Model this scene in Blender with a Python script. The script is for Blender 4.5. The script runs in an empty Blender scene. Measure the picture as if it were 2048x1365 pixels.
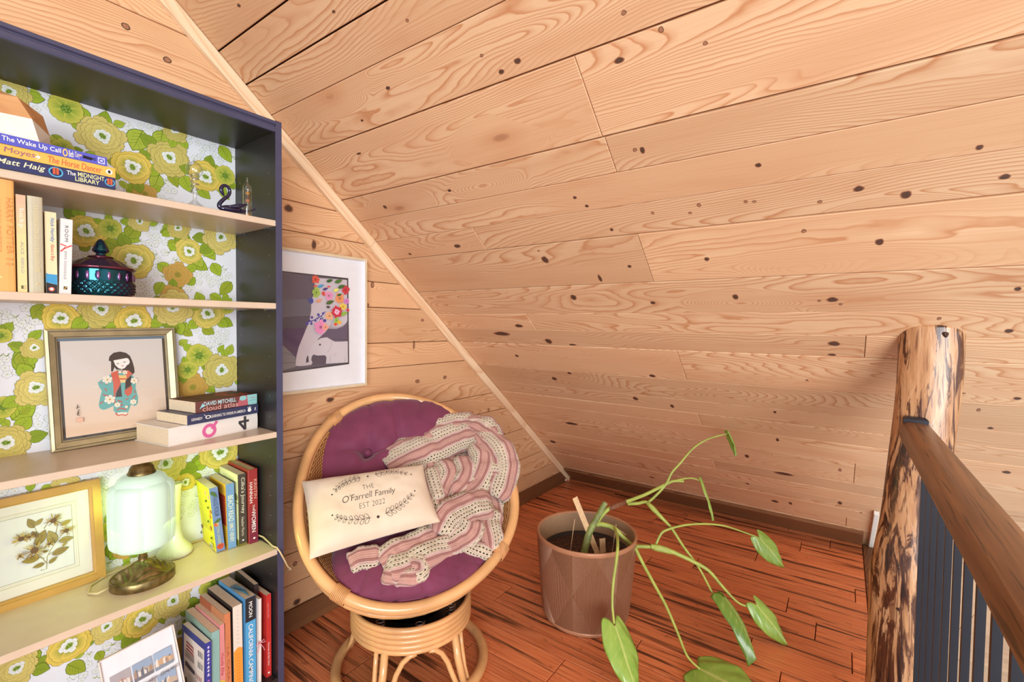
import bpy, math, random
from mathutils import Vector, Matrix, noise as mnoise
random.seed(7)
SC = bpy.context.scene
COL = SC.collection
PI = math.pi
# ------------------------------------------------------------------ camera
cam_d = bpy.data.cameras.new('camera')
cam_d.sensor_width = 36.0
cam_d.lens = 16.3233
cam_d.shift_y = -0.00168
cam_d.clip_start = 0.02
cam_o = bpy.data.objects.new('camera', cam_d)
COL.objects.link(cam_o)
cam_o.matrix_world = Matrix(((0.5805892,0.0196235,-0.8139601,0.00000),(-0.8141205,0.0276609,-0.5800367,-1.71600),(0.0111325,0.9994247,0.0320355,1.20000),(0,0,0,1)))
SC.camera = cam_o
# ------------------------------------------------------------------ world, lights, exposure
SC.view_settings.view_transform = 'Standard'
SC.view_settings.look = 'None'
SC.view_settings.exposure = -0.28
SC.view_settings.gamma = 1.0
SC.view_settings.use_curve_mapping = False
wd = bpy.data.worlds.new('world'); SC.world = wd; wd.use_nodes = True
bgn = wd.node_tree.nodes['Background']
bgn.inputs['Color'].default_value = (0.93, 0.97, 1.0, 1)
bgn.inputs['Strength'].default_value = 1.0

def area(name, loc, target, sx, sy, power, color):
    l = bpy.data.lights.new(name, 'AREA'); l.shape = 'RECTANGLE'; l.size = sx; l.size_y = sy
    l.energy = power; l.color = color
    o = bpy.data.objects.new(name, l); COL.objects.link(o)
    o.location = loc
    d = Vector(target) - Vector(loc)
    o.rotation_euler = d.to_track_quat('-Z', 'Y').to_euler()
    return o
area('window_daylight', (1.2, -4.6, 1.5), (1.3, -0.5, 0.8), 3.2, 2.4, 17, (0.94, 0.98, 1.0))


area('room_fill', (-2.9, -4.8, 1.3), (2.2, -0.4, 0.5), 3.2, 2.0, 380, (0.95, 0.98, 1.0))  # added fill light from behind the camera, lifts the low corner and floor

# ------------------------------------------------------------------ helpers
def s2l(c):
    out = []
    for v in c[:3]:
        v = v / 255.0
        out.append(v / 12.92 if v <= 0.04045 else ((v + 0.055) / 1.055) ** 2.4)
    return tuple(out)

def rgba(c):
    return s2l(c) + (1.0,)

class NT:
    def __init__(s, name):
        s.m = bpy.data.materials.new(name); s.m.use_nodes = True
        s.t = s.m.node_tree; s.b = s.t.nodes['Principled BSDF']
    def n(s, typ, ins=None, **props):
        nd = s.t.nodes.new(typ)
        for k, v in props.items(): setattr(nd, k, v)
        if ins:
            for k, v in ins.items():
                if isinstance(v, tuple) and len(v) == 2 and hasattr(v[0], 'outputs'):
                    s.t.links.new(v[0].outputs[v[1]], nd.inputs[k])
                elif hasattr(v, 'outputs'):
                    s.t.links.new(v.outputs[0], nd.inputs[k])
                else:
                    nd.inputs[k].default_value = v
        return nd
    def math(s, op, a, b=None, c=None, clamp=False):
        ins = {0: a}
        if b is not None: ins[1] = b
        if c is not None: ins[2] = c
        nd = s.n('ShaderNodeMath', None, operation=op, use_clamp=clamp)
        for k, v in ins.items():
            if isinstance(v, tuple): s.t.links.new(v[0].outputs[v[1]], nd.inputs[k])
            elif hasattr(v, 'outputs'): s.t.links.new(v.outputs[0], nd.inputs[k])
            else: nd.inputs[k].default_value = v
        return nd
    def vmul(s, a, v):
        nd = s.n('ShaderNodeVectorMath', None, operation='MULTIPLY')
        s.link(a, nd.inputs[0]); nd.inputs[1].default_value = v
        return nd
    def vadd(s, a, b):
        nd = s.n('ShaderNodeVectorMath', None, operation='ADD')
        s.link(a, nd.inputs[0]); s.link(b, nd.inputs[1])
        return nd
    def link(s, a, sock):
        if isinstance(a, tuple) and len(a) == 2 and hasattr(a[0], 'outputs'): s.t.links.new(a[0].outputs[a[1]], sock)
        elif hasattr(a, 'outputs'): s.t.links.new(a.outputs[0], sock)
        else: sock.default_value = a
    def ramp(s, fac, stops, interp='LINEAR'):
        nd = s.n('ShaderNodeValToRGB'); cr = nd.color_ramp; cr.interpolation = interp
        while len(cr.elements) < len(stops): cr.elements.new(0.5)
        for e, (p, c) in zip(cr.elements, stops):
            e.position = p
            e.color = c if len(c) == 4 else tuple(c) + (1.0,)
        s.link(fac, nd.inputs[0]); return nd
    def mix(s, fac, a, b, blend='MIX'):
        nd = s.n('ShaderNodeMix', None, data_type='RGBA', blend_type=blend)
        s.link(fac, nd.inputs[0]); s.link(a, nd.inputs[6]); s.link(b, nd.inputs[7])
        return (nd, 2)
    def step(s, x, lo, hi):
        nd = s.n('ShaderNodeMapRange', None, interpolation_type='SMOOTHSTEP')
        s.link(x, nd.inputs[0]); nd.inputs[1].default_value = lo; nd.inputs[2].default_value = hi
        return nd
    def bump(s, h, strength=.2, dist=.002):
        nd = s.n('ShaderNodeBump', {'Strength': strength, 'Distance': dist}); s.link(h, nd.inputs['Height'])
        s.t.links.new(nd.outputs[0], s.b.inputs['Normal']); return nd
    def col(s, c): s.link(c, s.b.inputs['Base Color'])
    def set(s, **k):
        for a, v in k.items(): s.b.inputs[a.replace('_', ' ')].default_value = v

def simple(name, c, rough=.5, metal=0.0, spec=.5, vary=.06, nscale=30, bump=0.0, coat=0.0):
    m = NT(name)
    tc = m.n('ShaderNodeTexCoord')
    nz = m.n('ShaderNodeTexNoise', {'Vector': (tc, 3), 'Scale': nscale, 'Detail': 3.0})
    lo = tuple(v * (1 - vary) for v in s2l(c)) + (1,); hi = tuple(min(1, v * (1 + vary)) for v in s2l(c)) + (1,)
    m.col(m.ramp((nz, 0), [(.3, lo), (.7, hi)]))
    m.set(Roughness=rough, Metallic=metal)
    m.b.inputs['Specular IOR Level'].default_value = spec
    m.b.inputs['Coat Weight'].default_value = coat
    if bump: m.bump((nz, 0), bump, .002)
    return m.m

def pine(name, light, dark, deep, rings=52.0, per_obj=.16, rough=.55, sat=1.0, knots=True):
    m = NT(name)
    tc = m.n('ShaderNodeTexCoord'); oi = m.n('ShaderNodeObjectInfo')
    rnd = m.math('MULTIPLY', (oi, 'Random'), 91.7)
    off = m.n('ShaderNodeCombineXYZ', {0: rnd, 1: m.math('MULTIPLY', (oi, 'Random'), 37.3), 2: m.math('MULTIPLY', (oi, 'Random'), 53.1)})
    p = m.vadd((tc, 3), off)
    big = m.n('ShaderNodeTexNoise', {'Vector': m.vmul(p, (.75, 4.4, 4.4)), 'Scale': 1.0, 'Detail': 1.8, 'Roughness': .42, 'Distortion': .3})
    sep = m.n('ShaderNodeSeparateXYZ', {0: p})
    g = m.math('MULTIPLY_ADD', (sep, 1), 1.3, (big, 0))
    if knots:
        vo = m.n('ShaderNodeTexVoronoi', {'Vector': m.vmul(p, (1.9, 5.2, 0.0)), 'Scale': 1.0, 'Randomness': 1.0})
        vs = m.n('ShaderNodeSeparateColor', {0: (vo, 'Color')})
        on = m.step((vs, 0), .62, .66)
        sw = m.math('MULTIPLY', m.step((vo, 'Distance'), .42, .0), on)
        g = m.math('MULTIPLY_ADD', sw, .42, g)
        core = m.math('MULTIPLY', m.step((vo, 'Distance'), .075, .035), on)
        halo = m.math('MULTIPLY', m.step((vo, 'Distance'), .22, .03), on)
    wig = m.n('ShaderNodeTexNoise', {'Vector': m.vmul(p, (9, 22, 22)), 'Scale': 1.0, 'Detail': 2.0})
    g = m.math('MULTIPLY_ADD', (wig, 0), .022, g)
    r = m.math('FRACT', m.math('MULTIPLY', g, rings))
    fib = m.n('ShaderNodeTexNoise', {'Vector': m.vmul(p, (5, 260, 260)), 'Scale': 1.0, 'Detail': 3.0})
    L, Dk, De = rgba(light), rgba(dark), rgba(deep)
    md = tuple(.6 * a + .4 * b for a, b in zip(L, Dk))
    c = m.ramp(r, [(0, L), (.40, L), (.72, md), (.90, Dk), (1.0, L)])
    # where grain is very tight the contrast fades
    fade = m.n('ShaderNodeTexNoise', {'Vector': m.vmul(p, (1.3, 7, 7)), 'Scale': 1.0, 'Detail': 1.0})
    c = m.mix(m.math('MULTIPLY', m.step((fade, 0), .40, .70), .85), (c, 0), md)
    c = m.mix(m.math('MULTIPLY', m.step((fib, 0), .42, .72), .22), c, Dk)
    tone = m.n('ShaderNodeTexNoise', {'Vector': m.vmul(p, (2.2, 9, 9)), 'Scale': 1.0, 'Detail': 2.0})
    c = m.mix(m.math('MULTIPLY', m.step((tone, 0), .5, .8), .35), c, Dk)
    if knots:
        c = m.mix(m.math('MULTIPLY', halo, .45), c, Dk)
        c = m.mix(m.math('MULTIPLY', core, .5), c, De)
    br = m.math('MULTIPLY_ADD', (oi, 'Random'), per_obj, 1 - per_obj * .55)
    hsv = m.n('ShaderNodeHueSaturation', {'Saturation': sat, 'Value': br}); m.link(c, hsv.inputs['Color'])
    m.col(hsv)
    m.set(Roughness=rough); m.b.inputs['Specular IOR Level'].default_value = .35
    m.bump(m.math('MULTIPLY_ADD', (fib, 0), .5, r), .06, .001)
    return m.m

M = {}
M['pine'] = pine('pine_ceiling', (230, 190, 150), (200, 138, 94), (150, 98, 70), per_obj=.2)
M['pine_wall'] = pine('pine_wall', (232, 188, 144), (200, 140, 94), (130, 84, 56), per_obj=.2)
M['trim'] = pine('pine_trim', (240, 210, 174), (226, 184, 142), (140, 90, 60), rings=12, knots=False)
M['base'] = pine('stained_baseboard', (136, 90, 56), (92, 56, 34), (40, 22, 14), rings=34, knots=False)
M['knot_dark'] = simple('knot_dark', (88, 60, 46), .6, vary=.3, nscale=200)
M['knot_mid'] = simple('knot_mid', (168, 114, 82), .6, vary=.25, nscale=160)
M['gap'] = simple('dark_gap', (96, 56, 32), .9)
M['floor_gap'] = simple('floor_gap', (30, 16, 10), .9)

def floor_mat():
    m = NT('bamboo_floor'); tc = m.n('ShaderNodeTexCoord'); oi = m.n('ShaderNodeObjectInfo')
    rnd = m.math('MULTIPLY', (oi, 'Random'), 77.7)
    off = m.n('ShaderNodeCombineXYZ', {0: rnd, 1: rnd, 2: 0.0})
    p = m.vadd((tc, 3), off)
    a = m.n('ShaderNodeTexNoise', {'Vector': m.vmul(p, (1.6, 34, 1)), 'Scale': 1.0, 'Detail': 4.0, 'Roughness': .6, 'Distortion': .3})
    b = m.n('ShaderNodeTexNoise', {'Vector': m.vmul(p, (5, 150, 1)), 'Scale': 1.0, 'Detail': 3.0})
    c = m.n('ShaderNodeTexNoise', {'Vector': m.vmul(p, (26, 30, 1)), 'Scale': 1.0, 'Detail': 2.0})
    col = m.ramp((b, 0), [(.25, rgba((180, 98, 58))), (.5, rgba((226, 132, 84))), (.8, rgba((238, 162, 112)))])
    col = m.mix(m.math('MULTIPLY', m.step((a, 0), .52, .64), .9), (col, 0), rgba((52, 24, 14)))
    col = m.mix(m.math('MULTIPLY', m.step((c, 0), .62, .75), .35), col, rgba((112, 50, 26)))
    br = m.math('MULTIPLY_ADD', (oi, 'Random'), .3, .84)
    h = m.n('ShaderNodeHueSaturation', {'Value': br}); m.link(col, h.inputs['Color']); m.col(h)
    m.set(Roughness=.34); m.bump((b, 0), .05, .001)
    return m.m
M['floor'] = floor_mat()

def log_mat():
    m = NT('peeled_log'); tc = m.n('ShaderNodeTexCoord')
    p = (tc, 3)
    d = m.n('ShaderNodeTexNoise', {'Vector': m.vmul(p, (40, 40, 4.2)), 'Scale': 1.0, 'Detail': 6.0, 'Roughness': .66, 'Distortion': 1.0})
    e = m.n('ShaderNodeTexNoise', {'Vector': m.vmul(p, (70, 70, 9)), 'Scale': 1.0, 'Detail': 3.0})
    z = m.n('ShaderNodeSeparateXYZ', {0: p})
    low = m.step((z, 2), 1.0, .1)
    base = m.ramp((e, 0), [(.2, rgba((150, 98, 62))), (.5, rgba((194, 142, 98))), (.8, rgba((214, 170, 128)))])
    d3 = m.n('ShaderNodeTexNoise', {'Vector': m.vmul(p, (95, 95, 7)), 'Scale': 1.0, 'Detail': 3.0, 'Distortion': .6})
    base = m.mix(m.math('MULTIPLY', m.step((d3, 0), .56, .63), .75), (base, 0), rgba((112, 66, 38)))
    k = m.math('MULTIPLY_ADD', low, .03, (d, 0))
    col = m.mix(m.step(k, .49, .56), base, rgba((84, 44, 24)))
    col = m.mix(m.step(k, .58, .65), col, rgba((40, 20, 14)))
    m.col(col); m.set(Roughness=.33); m.b.inputs['Coat Weight'].default_value = .25; m.b.inputs['Coat Roughness'].default_value = .2
    m.bump(m.math('MULTIPLY_ADD', (e, 0), .4, (d, 0)), .35, .006)
    return m.m
M['log'] = log_mat()

def print_mat():
    m = NT('flat_print'); at = m.n('ShaderNodeAttribute'); at.attribute_name = 'Col'
    m.link((at, 'Color'), m.b.inputs['Base Color']); m.set(Roughness=.55)
    m.b.inputs['Specular IOR Level'].default_value = .25
    return m.m
M['print'] = print_mat()

def oak(name, a, b, rough=.35):
    m = NT(name); tc = m.n('ShaderNodeTexCoord')
    n1 = m.n('ShaderNodeTexNoise', {'Vector': m.vmul((tc, 3), (3, 60, 60)), 'Scale': 1.0, 'Detail': 4.0, 'Distortion': .4})
    n2 = m.n('ShaderNodeTexNoise', {'Vector': m.vmul((tc, 3), (7, 240, 240)), 'Scale': 1.0, 'Detail': 2.0})
    c = m.ramp((n1, 0), [(.3, rgba(a)), (.7, rgba(b))])
    c = m.mix(m.math('MULTIPLY', m.step((n2, 0), .55, .68), .7), (c, 0), rgba(tuple(v * .45 for v in a)))
    m.col(c); m.set(Roughness=rough); m.bump((n2, 0), .15, .001); return m.m
M['oak'] = oak('stained_oak', (96, 62, 40), (140, 96, 64))
M['black_metal'] = simple('black_steel', (42, 42, 50), .38, 0.3, vary=.05)
M['black_lam'] = simple('black_brown_laminate', (40, 36, 36), .38, vary=.08, nscale=60)
M['edge_navy'] = simple('bookcase_edge', (68, 68, 94), .35, vary=.06)
M['maple'] = simple('maple_laminate', (212, 190, 166), .34, vary=.04, nscale=18)
M['rattan'] = simple('rattan_cane', (222, 168, 112), .26, vary=.2, nscale=7, coat=.3)
M['rattan_dk'] = simple('rattan_wrap', (210, 154, 100), .4, vary=.2, nscale=40)
M['steel'] = simple('nickel', (190, 190, 195), .25, 1.0)
M['white_paint'] = simple('white_paint', (232, 226, 216), .5)

class MB:
    """collects geometry of ONE mesh"""
    def __init__(s): s.v = []; s.f = []; s.mi = []; s.c = None
    def add(s, vs, fs, mi=0):
        o = len(s.v); s.v += [tuple(v) for v in vs]; s.f += [tuple(i + o for i in f) for f in fs]; s.mi += [mi] * len(fs)
    def box(s, lo, hi, mi=0, bev=0.0):
        x0, y0, z0 = lo; x1, y1, z1 = hi
        if bev <= 0:
            v = [(x0,y0,z0),(x1,y0,z0),(x1,y1,z0),(x0,y1,z0),(x0,y0,z1),(x1,y0,z1),(x1,y1,z1),(x0,y1,z1)]
            s.add(v, [(3,2,1,0),(4,5,6,7),(0,1,5,4),(1,2,6,5),(2,3,7,6),(3,0,4,7)], mi); return
        b = min(bev, (x1-x0)*.45, (y1-y0)*.45, (z1-z0)*.45)
        def ring(z, i): return [(x0+i,y0+i,z),(x1-i,y0+i,z),(x1-i,y1-i,z),(x0+i,y1-i,z)]
        # chamfered: vertical corners kept square, top/bottom/side edges chamfered
        v = ring(z0, b) + ring(z0+b, 0) + ring(z1-b, 0) + ring(z1, b)
        f = [(3,2,1,0), (12,13,14,15)]
        for k in range(3):
            for i in range(4):
                j = (i+1) % 4; f.append((k*4+i, k*4+j, k*4+4+j, k*4+4+i))
        s.add(v, f, mi)
    def tube(s, pts, r, n=10, mi=0, cap=True, closed=False):
        P = [Vector(p[:3]) for p in pts]
        R = [p[3] if len(p) > 3 else r for p in pts]
        m = len(P); vs = []; fs = []
        up = None
        for i in range(m):
            if closed: t = P[(i+1) % m] - P[i-1]
            else: t = P[min(i+1, m-1)] - P[max(i-1, 0)]
            t.normalize()
            if up is None:
                a = Vector((0,0,1)) if abs(t.z) < .9 else Vector((1,0,0)); up = t.cross(a).normalized()
            up = (up - t * up.dot(t))
            if up.length < 1e-6: up = t.orthogonal()
            up.normalize(); w = t.cross(up)
            for k in range(n):
                a = 2*PI*k/n; vs.append(P[i] + R[i]*(math.cos(a)*up + math.sin(a)*w))
        for i in range(m if closed else m-1):
            i2 = (i+1) % m
            for k in range(n):
                k2 = (k+1) % n; fs.append((i*n+k, i*n+k2, i2*n+k2, i2*n+k))
        if cap and not closed:
            fs.append(tuple(range(n-1, -1, -1))); fs.append(tuple((m-1)*n+k for k in range(n)))
        s.add(vs, fs, mi)
    def lathe(s, prof, n=32, c=(0,0,0), mi=0, rfun=None, cap=True):
        vs = []; fs = []
        for (r, z) in prof:
            for k in range(n):
                a = 2*PI*k/n; rr = r if rfun is None else r*rfun(a, z)
                vs.append((c[0]+rr*math.cos(a), c[1]+rr*math.sin(a), c[2]+z))
        m = len(prof)
        for i in range(m-1):
            for k in range(n):
                k2 = (k+1) % n; fs.append((i*n+k, i*n+k2, (i+1)*n+k2, (i+1)*n+k))
        if cap:
            fs.append(tuple(range(n-1, -1, -1))); fs.append(tuple((m-1)*n+k for k in range(n)))
        s.add(vs, fs, mi)
    def grid(s, fn, nu, nv, mi=0, closed_u=False):
        vs = [fn(i/(nu if closed_u else nu-1), j/(nv-1)) for j in range(nv) for i in range(nu)]
        fs = []
        for j in range(nv-1):
            for i in range(nu if closed_u else nu-1):
                i2 = (i+1) % nu; fs.append((j*nu+i, j*nu+i2, (j+1)*nu+i2, (j+1)*nu+i))
        s.add(vs, fs, mi)
    def build(s, name, mats, parent=None, smooth=False, matrix=None, colors=None, auto=None):
        me = bpy.data.meshes.new(name); me.from_pydata(s.v, [], s.f)
        if not isinstance(mats, (list, tuple)): mats = [mats]
        for m in mats: me.materials.append(M[m] if isinstance(m, str) else m)
        if any(s.mi): me.polygons.foreach_set('material_index', s.mi)
        if smooth: me.polygons.foreach_set('use_smooth', [True]*len(s.f))
        if colors is not None:
            ca = me.color_attributes.new('Col', 'FLOAT_COLOR', 'POINT')
            ca.data.foreach_set('color', [x for c in colors for x in c])
        me.update()
        if auto is not None: me.set_sharp_from_angle(angle=auto)
        o = bpy.data.objects.new(name, me); COL.objects.link(o)
        if parent is not None: o.parent = parent
        if matrix is not None: o.matrix_basis = matrix
        return o

def bez(P, t):
    """Catmull-Rom through the points of P"""
    n = len(P)-1; x = min(t*n, n-1e-6); i = int(x); f = x-i
    p0, p1, p2, p3 = P[max(i-1, 0)], P[i], P[i+1], P[min(i+2, n)]
    return [.5*(2*b+(c_-a)*f+(2*a-5*b+4*c_-d)*f*f+(3*b-a-3*c_+d)*f**3) for a, b, c_, d in zip(p0, p1, p2, p3)]
def smooth_path(P, k=6):
    n = (len(P)-1)*k; return [bez(P, i/n) for i in range(n+1)]

ROOTM = {}
def thing(name, label, cat, loc=(0,0,0), rot=None, group=None):
    o = bpy.data.objects.new(name, None); COL.objects.link(o); o.empty_display_size = .05
    mx = Matrix.Translation(Vector(loc)) @ (rot if rot is not None else Matrix.Identity(4))
    o.matrix_basis = mx; ROOTM[o.name] = mx
    o['label'] = label; o['category'] = cat
    if group: o['group'] = group
    return o
def wpart(mb, name, mats, root, smooth=False, **k):
    """part whose geometry is given in world coordinates"""
    o = mb.build(name, mats, root, smooth, **k)
    mx = ROOTM.get(root.name)
    if mx is not None: o.matrix_parent_inverse = mx.inverted()
    return o
def tag(o, label, cat, group=None):
    o['label'] = label; o['category'] = cat
    if group: o['group'] = group
    return o
def structure(o): o['kind'] = 'structure'; return o
def holder(name):
    o = bpy.data.objects.new(name, None); COL.objects.link(o); o.empty_display_size = .05; o['kind'] = 'structure'; return o

def basis(o, X, Y, Z):
    X, Y, Z, o = Vector(X), Vector(Y), Vector(Z), Vector(o)
    return Matrix(((X.x,Y.x,Z.x,o.x),(X.y,Y.y,Z.y,o.y),(X.z,Y.z,Z.z,o.z),(0,0,0,1)))

# lettering: flat letters as real thin meshes --------------------------------
_tc = {}
def letters(body, bold=0.0, shear=0.0, spacing=1.0):
    key = (body, bold, shear, spacing)
    if key in _tc: return _tc[key]
    cu = bpy.data.curves.new('tmp', 'FONT'); cu.body = body; cu.size = 1.0; cu.offset = bold*.4; cu.shear = shear; cu.space_character = spacing
    cu.resolution_u = 3
    ob = bpy.data.objects.new('tmp', cu); COL.objects.link(ob)
    dg = bpy.context.evaluated_depsgraph_get(); dg.update()
    me = bpy.data.meshes.new_from_object(ob.evaluated_get(dg))
    vs = [v.co.copy() for v in me.vertices]; fs = [tuple(p.vertices) for p in me.polygons]
    bpy.data.objects.remove(ob); bpy.data.curves.remove(cu); bpy.data.meshes.remove(me)
    x0 = min(v.x for v in vs); x1 = max(v.x for v in vs); y0 = min(v.y for v in vs); y1 = max(v.y for v in vs)
    r = ([((v.x-x0)/(x1-x0), (v.y-y0)/(y1-y0)) for v in vs], fs)
    _tc[key] = r; return r

class Art:
    """flat print: coloured shapes in a plane (u, v), stacked in thin layers"""
    def __init__(s, fn, z0=0.0, dz=.00006): s.mb = MB(); s.col = []; s.fn = fn; s.z = z0; s.dz = dz
    def poly(s, pts, c, cols=None):
        s.z += s.dz
        s.mb.add([s.fn(p[0], p[1], s.z) for p in pts], [tuple(range(len(pts)))])
        s.col += [rgba(q) for q in cols] if cols else [rgba(c)]*len(pts)
    def fan(s, cx, cy, pts, cin, cout):
        s.z += s.dz; n = len(pts)
        s.mb.add([s.fn(cx, cy, s.z)] + [s.fn(p[0], p[1], s.z) for p in pts], [(0, i+1, (i+1) % n + 1) for i in range(n)])
        s.col += [rgba(cin)] + [rgba(cout)]*n
    def disc(s, cx, cy, r, c, n=10, cin=None, ry=None, rot=0.0):
        ry = r if ry is None else ry; ca, sa = math.cos(rot), math.sin(rot)
        pts = []
        for k in range(n):
            a = 2*PI*k/n; x, y = r*math.cos(a), ry*math.sin(a); pts.append((cx+x*ca-y*sa, cy+x*sa+y*ca))
        if cin: s.fan(cx, cy, pts, cin, c)
        else: s.poly(pts, c)
    def line(s, pts, w, c, w1=None):
        w1 = w if w1 is None else w1; m = len(pts); s.z += s.dz; vs = []
        for i in range(m):
            a = pts[max(i-1, 0)]; b = pts[min(i+1, m-1)]; dx, dy = b[0]-a[0], b[1]-a[1]; L = math.hypot(dx, dy) or 1
            ww = (w + (w1-w)*i/(m-1))/2; nx, ny = -dy/L*ww, dx/L*ww
            vs += [s.fn(pts[i][0]+nx, pts[i][1]+ny, s.z), s.fn(pts[i][0]-nx, pts[i][1]-ny, s.z)]
        s.mb.add(vs, [(2*i, 2*i+1, 2*i+3, 2*i+2) for i in range(m-1)]); s.col += [rgba(c)]*(2*m)
    def leaf(s, x0, y0, x1, y1, w, c, cd, veins=4):
        dx, dy = x1-x0, y1-y0; L = math.hypot(dx, dy); ux, uy = dx/L, dy/L; nx, ny = -uy, ux
        prof = [(0,.0),(.12,.62),(.3,.98),(.5,1.0),(.7,.74),(.88,.34),(1,0)]
        P = [(x0+dx*t+nx*w*k, y0+dy*t+ny*w*k) for t, k in prof] + [(x0+dx*t-nx*w*k, y0+dy*t-ny*w*k) for t, k in prof[-2:0:-1]]
        P2 = [(x0+dx*.5+(p[0]-x0-dx*.5)*1.07, y0+dy*.5+(p[1]-y0-dy*.5)*1.07) for p in P]
        s.poly(P2, cd); s.poly(P, c)
        s.line([(x0, y0), (x1, y1)], L*.03, cd, L*.01)
        for i in range(veins):
            t = .15+.6*i/veins
            for sg in (1, -1):
                s.line([(x0+dx*t, y0+dy*t), (x0+dx*(t+.18)+sg*nx*w*.75*(1-t*.6), y0+dy*(t+.18)+sg*ny*w*.75*(1-t*.6))], L*.014, cd)
    def petals(s, cx, cy, r0, n, c, cin, rot=0, wd=.55, out=None, jit=0.0):
        for k in range(n):
            r = r0*(1-jit*(.5+.5*math.sin(k*2.7+rot*5+cx*40)))
            a = rot + 2*PI*k/n; ca, sa = math.cos(a), math.sin(a)
            pr = [(.0,.0),(.35,.55),(.7,1.0),(.92,.8),(1.02,.25),(.97,0),(1.02,-.25),(.92,-.8),(.7,-1.0),(.35,-.55)]
            w = r*wd*PI/n*1.6
            P = [(cx+ca*r*t-sa*w*q, cy+sa*r*t+ca*w*q) for t, q in pr]
            if out: s.poly([(cx+(p[0]-cx)*1.03+0, cy+(p[1]-cy)*1.03) for p in P], out)
            s.fan(cx+ca*r*.3, cy+sa*r*.3, P, cin, c)
    def text(s, body, cx, cy, w, h, c, bold=0.0, shear=0.0, spacing=1.0, vert=False):
        V, F = letters(body, bold, shear, spacing); s.z += s.dz*2
        out = []
        for (a, b) in V:
            a -= .5; b -= .5
            out.append(s.fn(cx + b*h, cy - a*w, s.z) if vert else s.fn(cx + a*w, cy + b*h, s.z))
        s.mb.add(out, F); s.col += [rgba(c)]*len(out)
    def build(s, name, parent, world=False):
        if world: return wpart(s.mb, name, 'print', parent, colors=s.col)
        return s.mb.build(name, 'print', parent, colors=s.col)
# ---- measured layout data (metres)
WP_FLOWERS=[('P',0.401,1.71,0.06),('P',0.564,1.698,0.06),('P',0.223,1.761,0.044),('F',0.329,1.761,0.038),('F',0.72,1.688,0.032),('F',0.29,1.663,0.022),('Y',0.47,1.647,0.049),('Y',0.661,1.669,0.05),('P',0.578,1.788,0.037),('F',0.321,1.651,0.028),('O',0.499,1.577,0.033),('O',0.306,1.633,0.027),('Y',0.365,1.444,0.046),('F',0.417,1.46,0.028),('Y',0.469,1.375,0.053),('Y',0.612,1.421,0.04),('P',0.703,1.477,0.055),('O',0.58,1.344,0.041),('O',0.566,1.274,0.038),('P',0.484,1.49,0.03),('P',0.584,1.488,0.035),('Y',0.311,1.203,0.041),('P',0.397,1.226,0.055),('Y',0.468,1.198,0.048),('P',0.565,1.239,0.058),('Y',0.663,1.225,0.05),('F',0.637,1.087,0.039),('P',0.704,1.031,0.062),('F',0.604,1.043,0.03),('P',0.264,1.019,0.05),('P',0.203,0.885,0.053),('P',0.261,1.124,0.029),('O',0.618,0.986,0.046),('F',0.202,0.979,0.027),('F',0.202,1.158,0.019),('Y',0.252,1.02,0.011),('F',0.724,1.247,0.023),('Y',0.697,0.757,0.062),('P',0.541,0.752,0.064),('F',0.411,0.594,0.034),('Y',0.247,0.797,0.029),('O',0.439,0.524,0.029),('P',0.313,0.746,0.035),('P',0.422,0.457,0.026),('Y',0.594,0.683,0.03),('Y',0.314,0.306,0.048),('Y',0.478,0.295,0.053),('P',0.556,0.31,0.056),('F',0.639,0.193,0.048),('F',0.678,0.319,0.049),('P',0.396,0.314,0.044),('F',0.593,0.151,0.028),('P',0.624,0.1,0.028),('O',0.561,0.153,0.039),('P',0.212,0.301,0.048),('O',0.515,0.219,0.02)]
WP_HYDR=[[0.501,1.751,0.056],[0.276,1.77,0.032],[0.675,1.76,0.073],[0.373,1.809,0.03],[0.549,1.578,0.052],[0.452,1.57,0.032],[0.736,1.779,0.03],[0.522,1.444,0.06],[0.547,1.371,0.04],[0.496,1.291,0.045],[0.657,1.314,0.056],[0.69,1.354,0.043],[0.344,1.376,0.035],[0.449,1.303,0.023],[0.223,1.223,0.057],[0.235,1.166,0.043],[0.658,1.147,0.069],[0.216,1.078,0.038],[0.263,0.912,0.047],[0.7,1.121,0.037],[0.407,1.115,0.029],[0.25,0.966,0.026],[0.651,0.725,0.05],[0.402,0.742,0.038],[0.409,0.668,0.041],[0.427,0.484,0.03],[0.593,0.61,0.045],[0.22,0.772,0.038],[0.385,0.291,0.052],[0.511,0.232,0.047],[0.603,0.253,0.05],[0.662,0.274,0.051],[0.424,0.217,0.051],[0.562,0.234,0.029],[0.357,0.213,0.043],[0.733,0.249,0.025],[0.24,0.338,0.034]]
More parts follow.
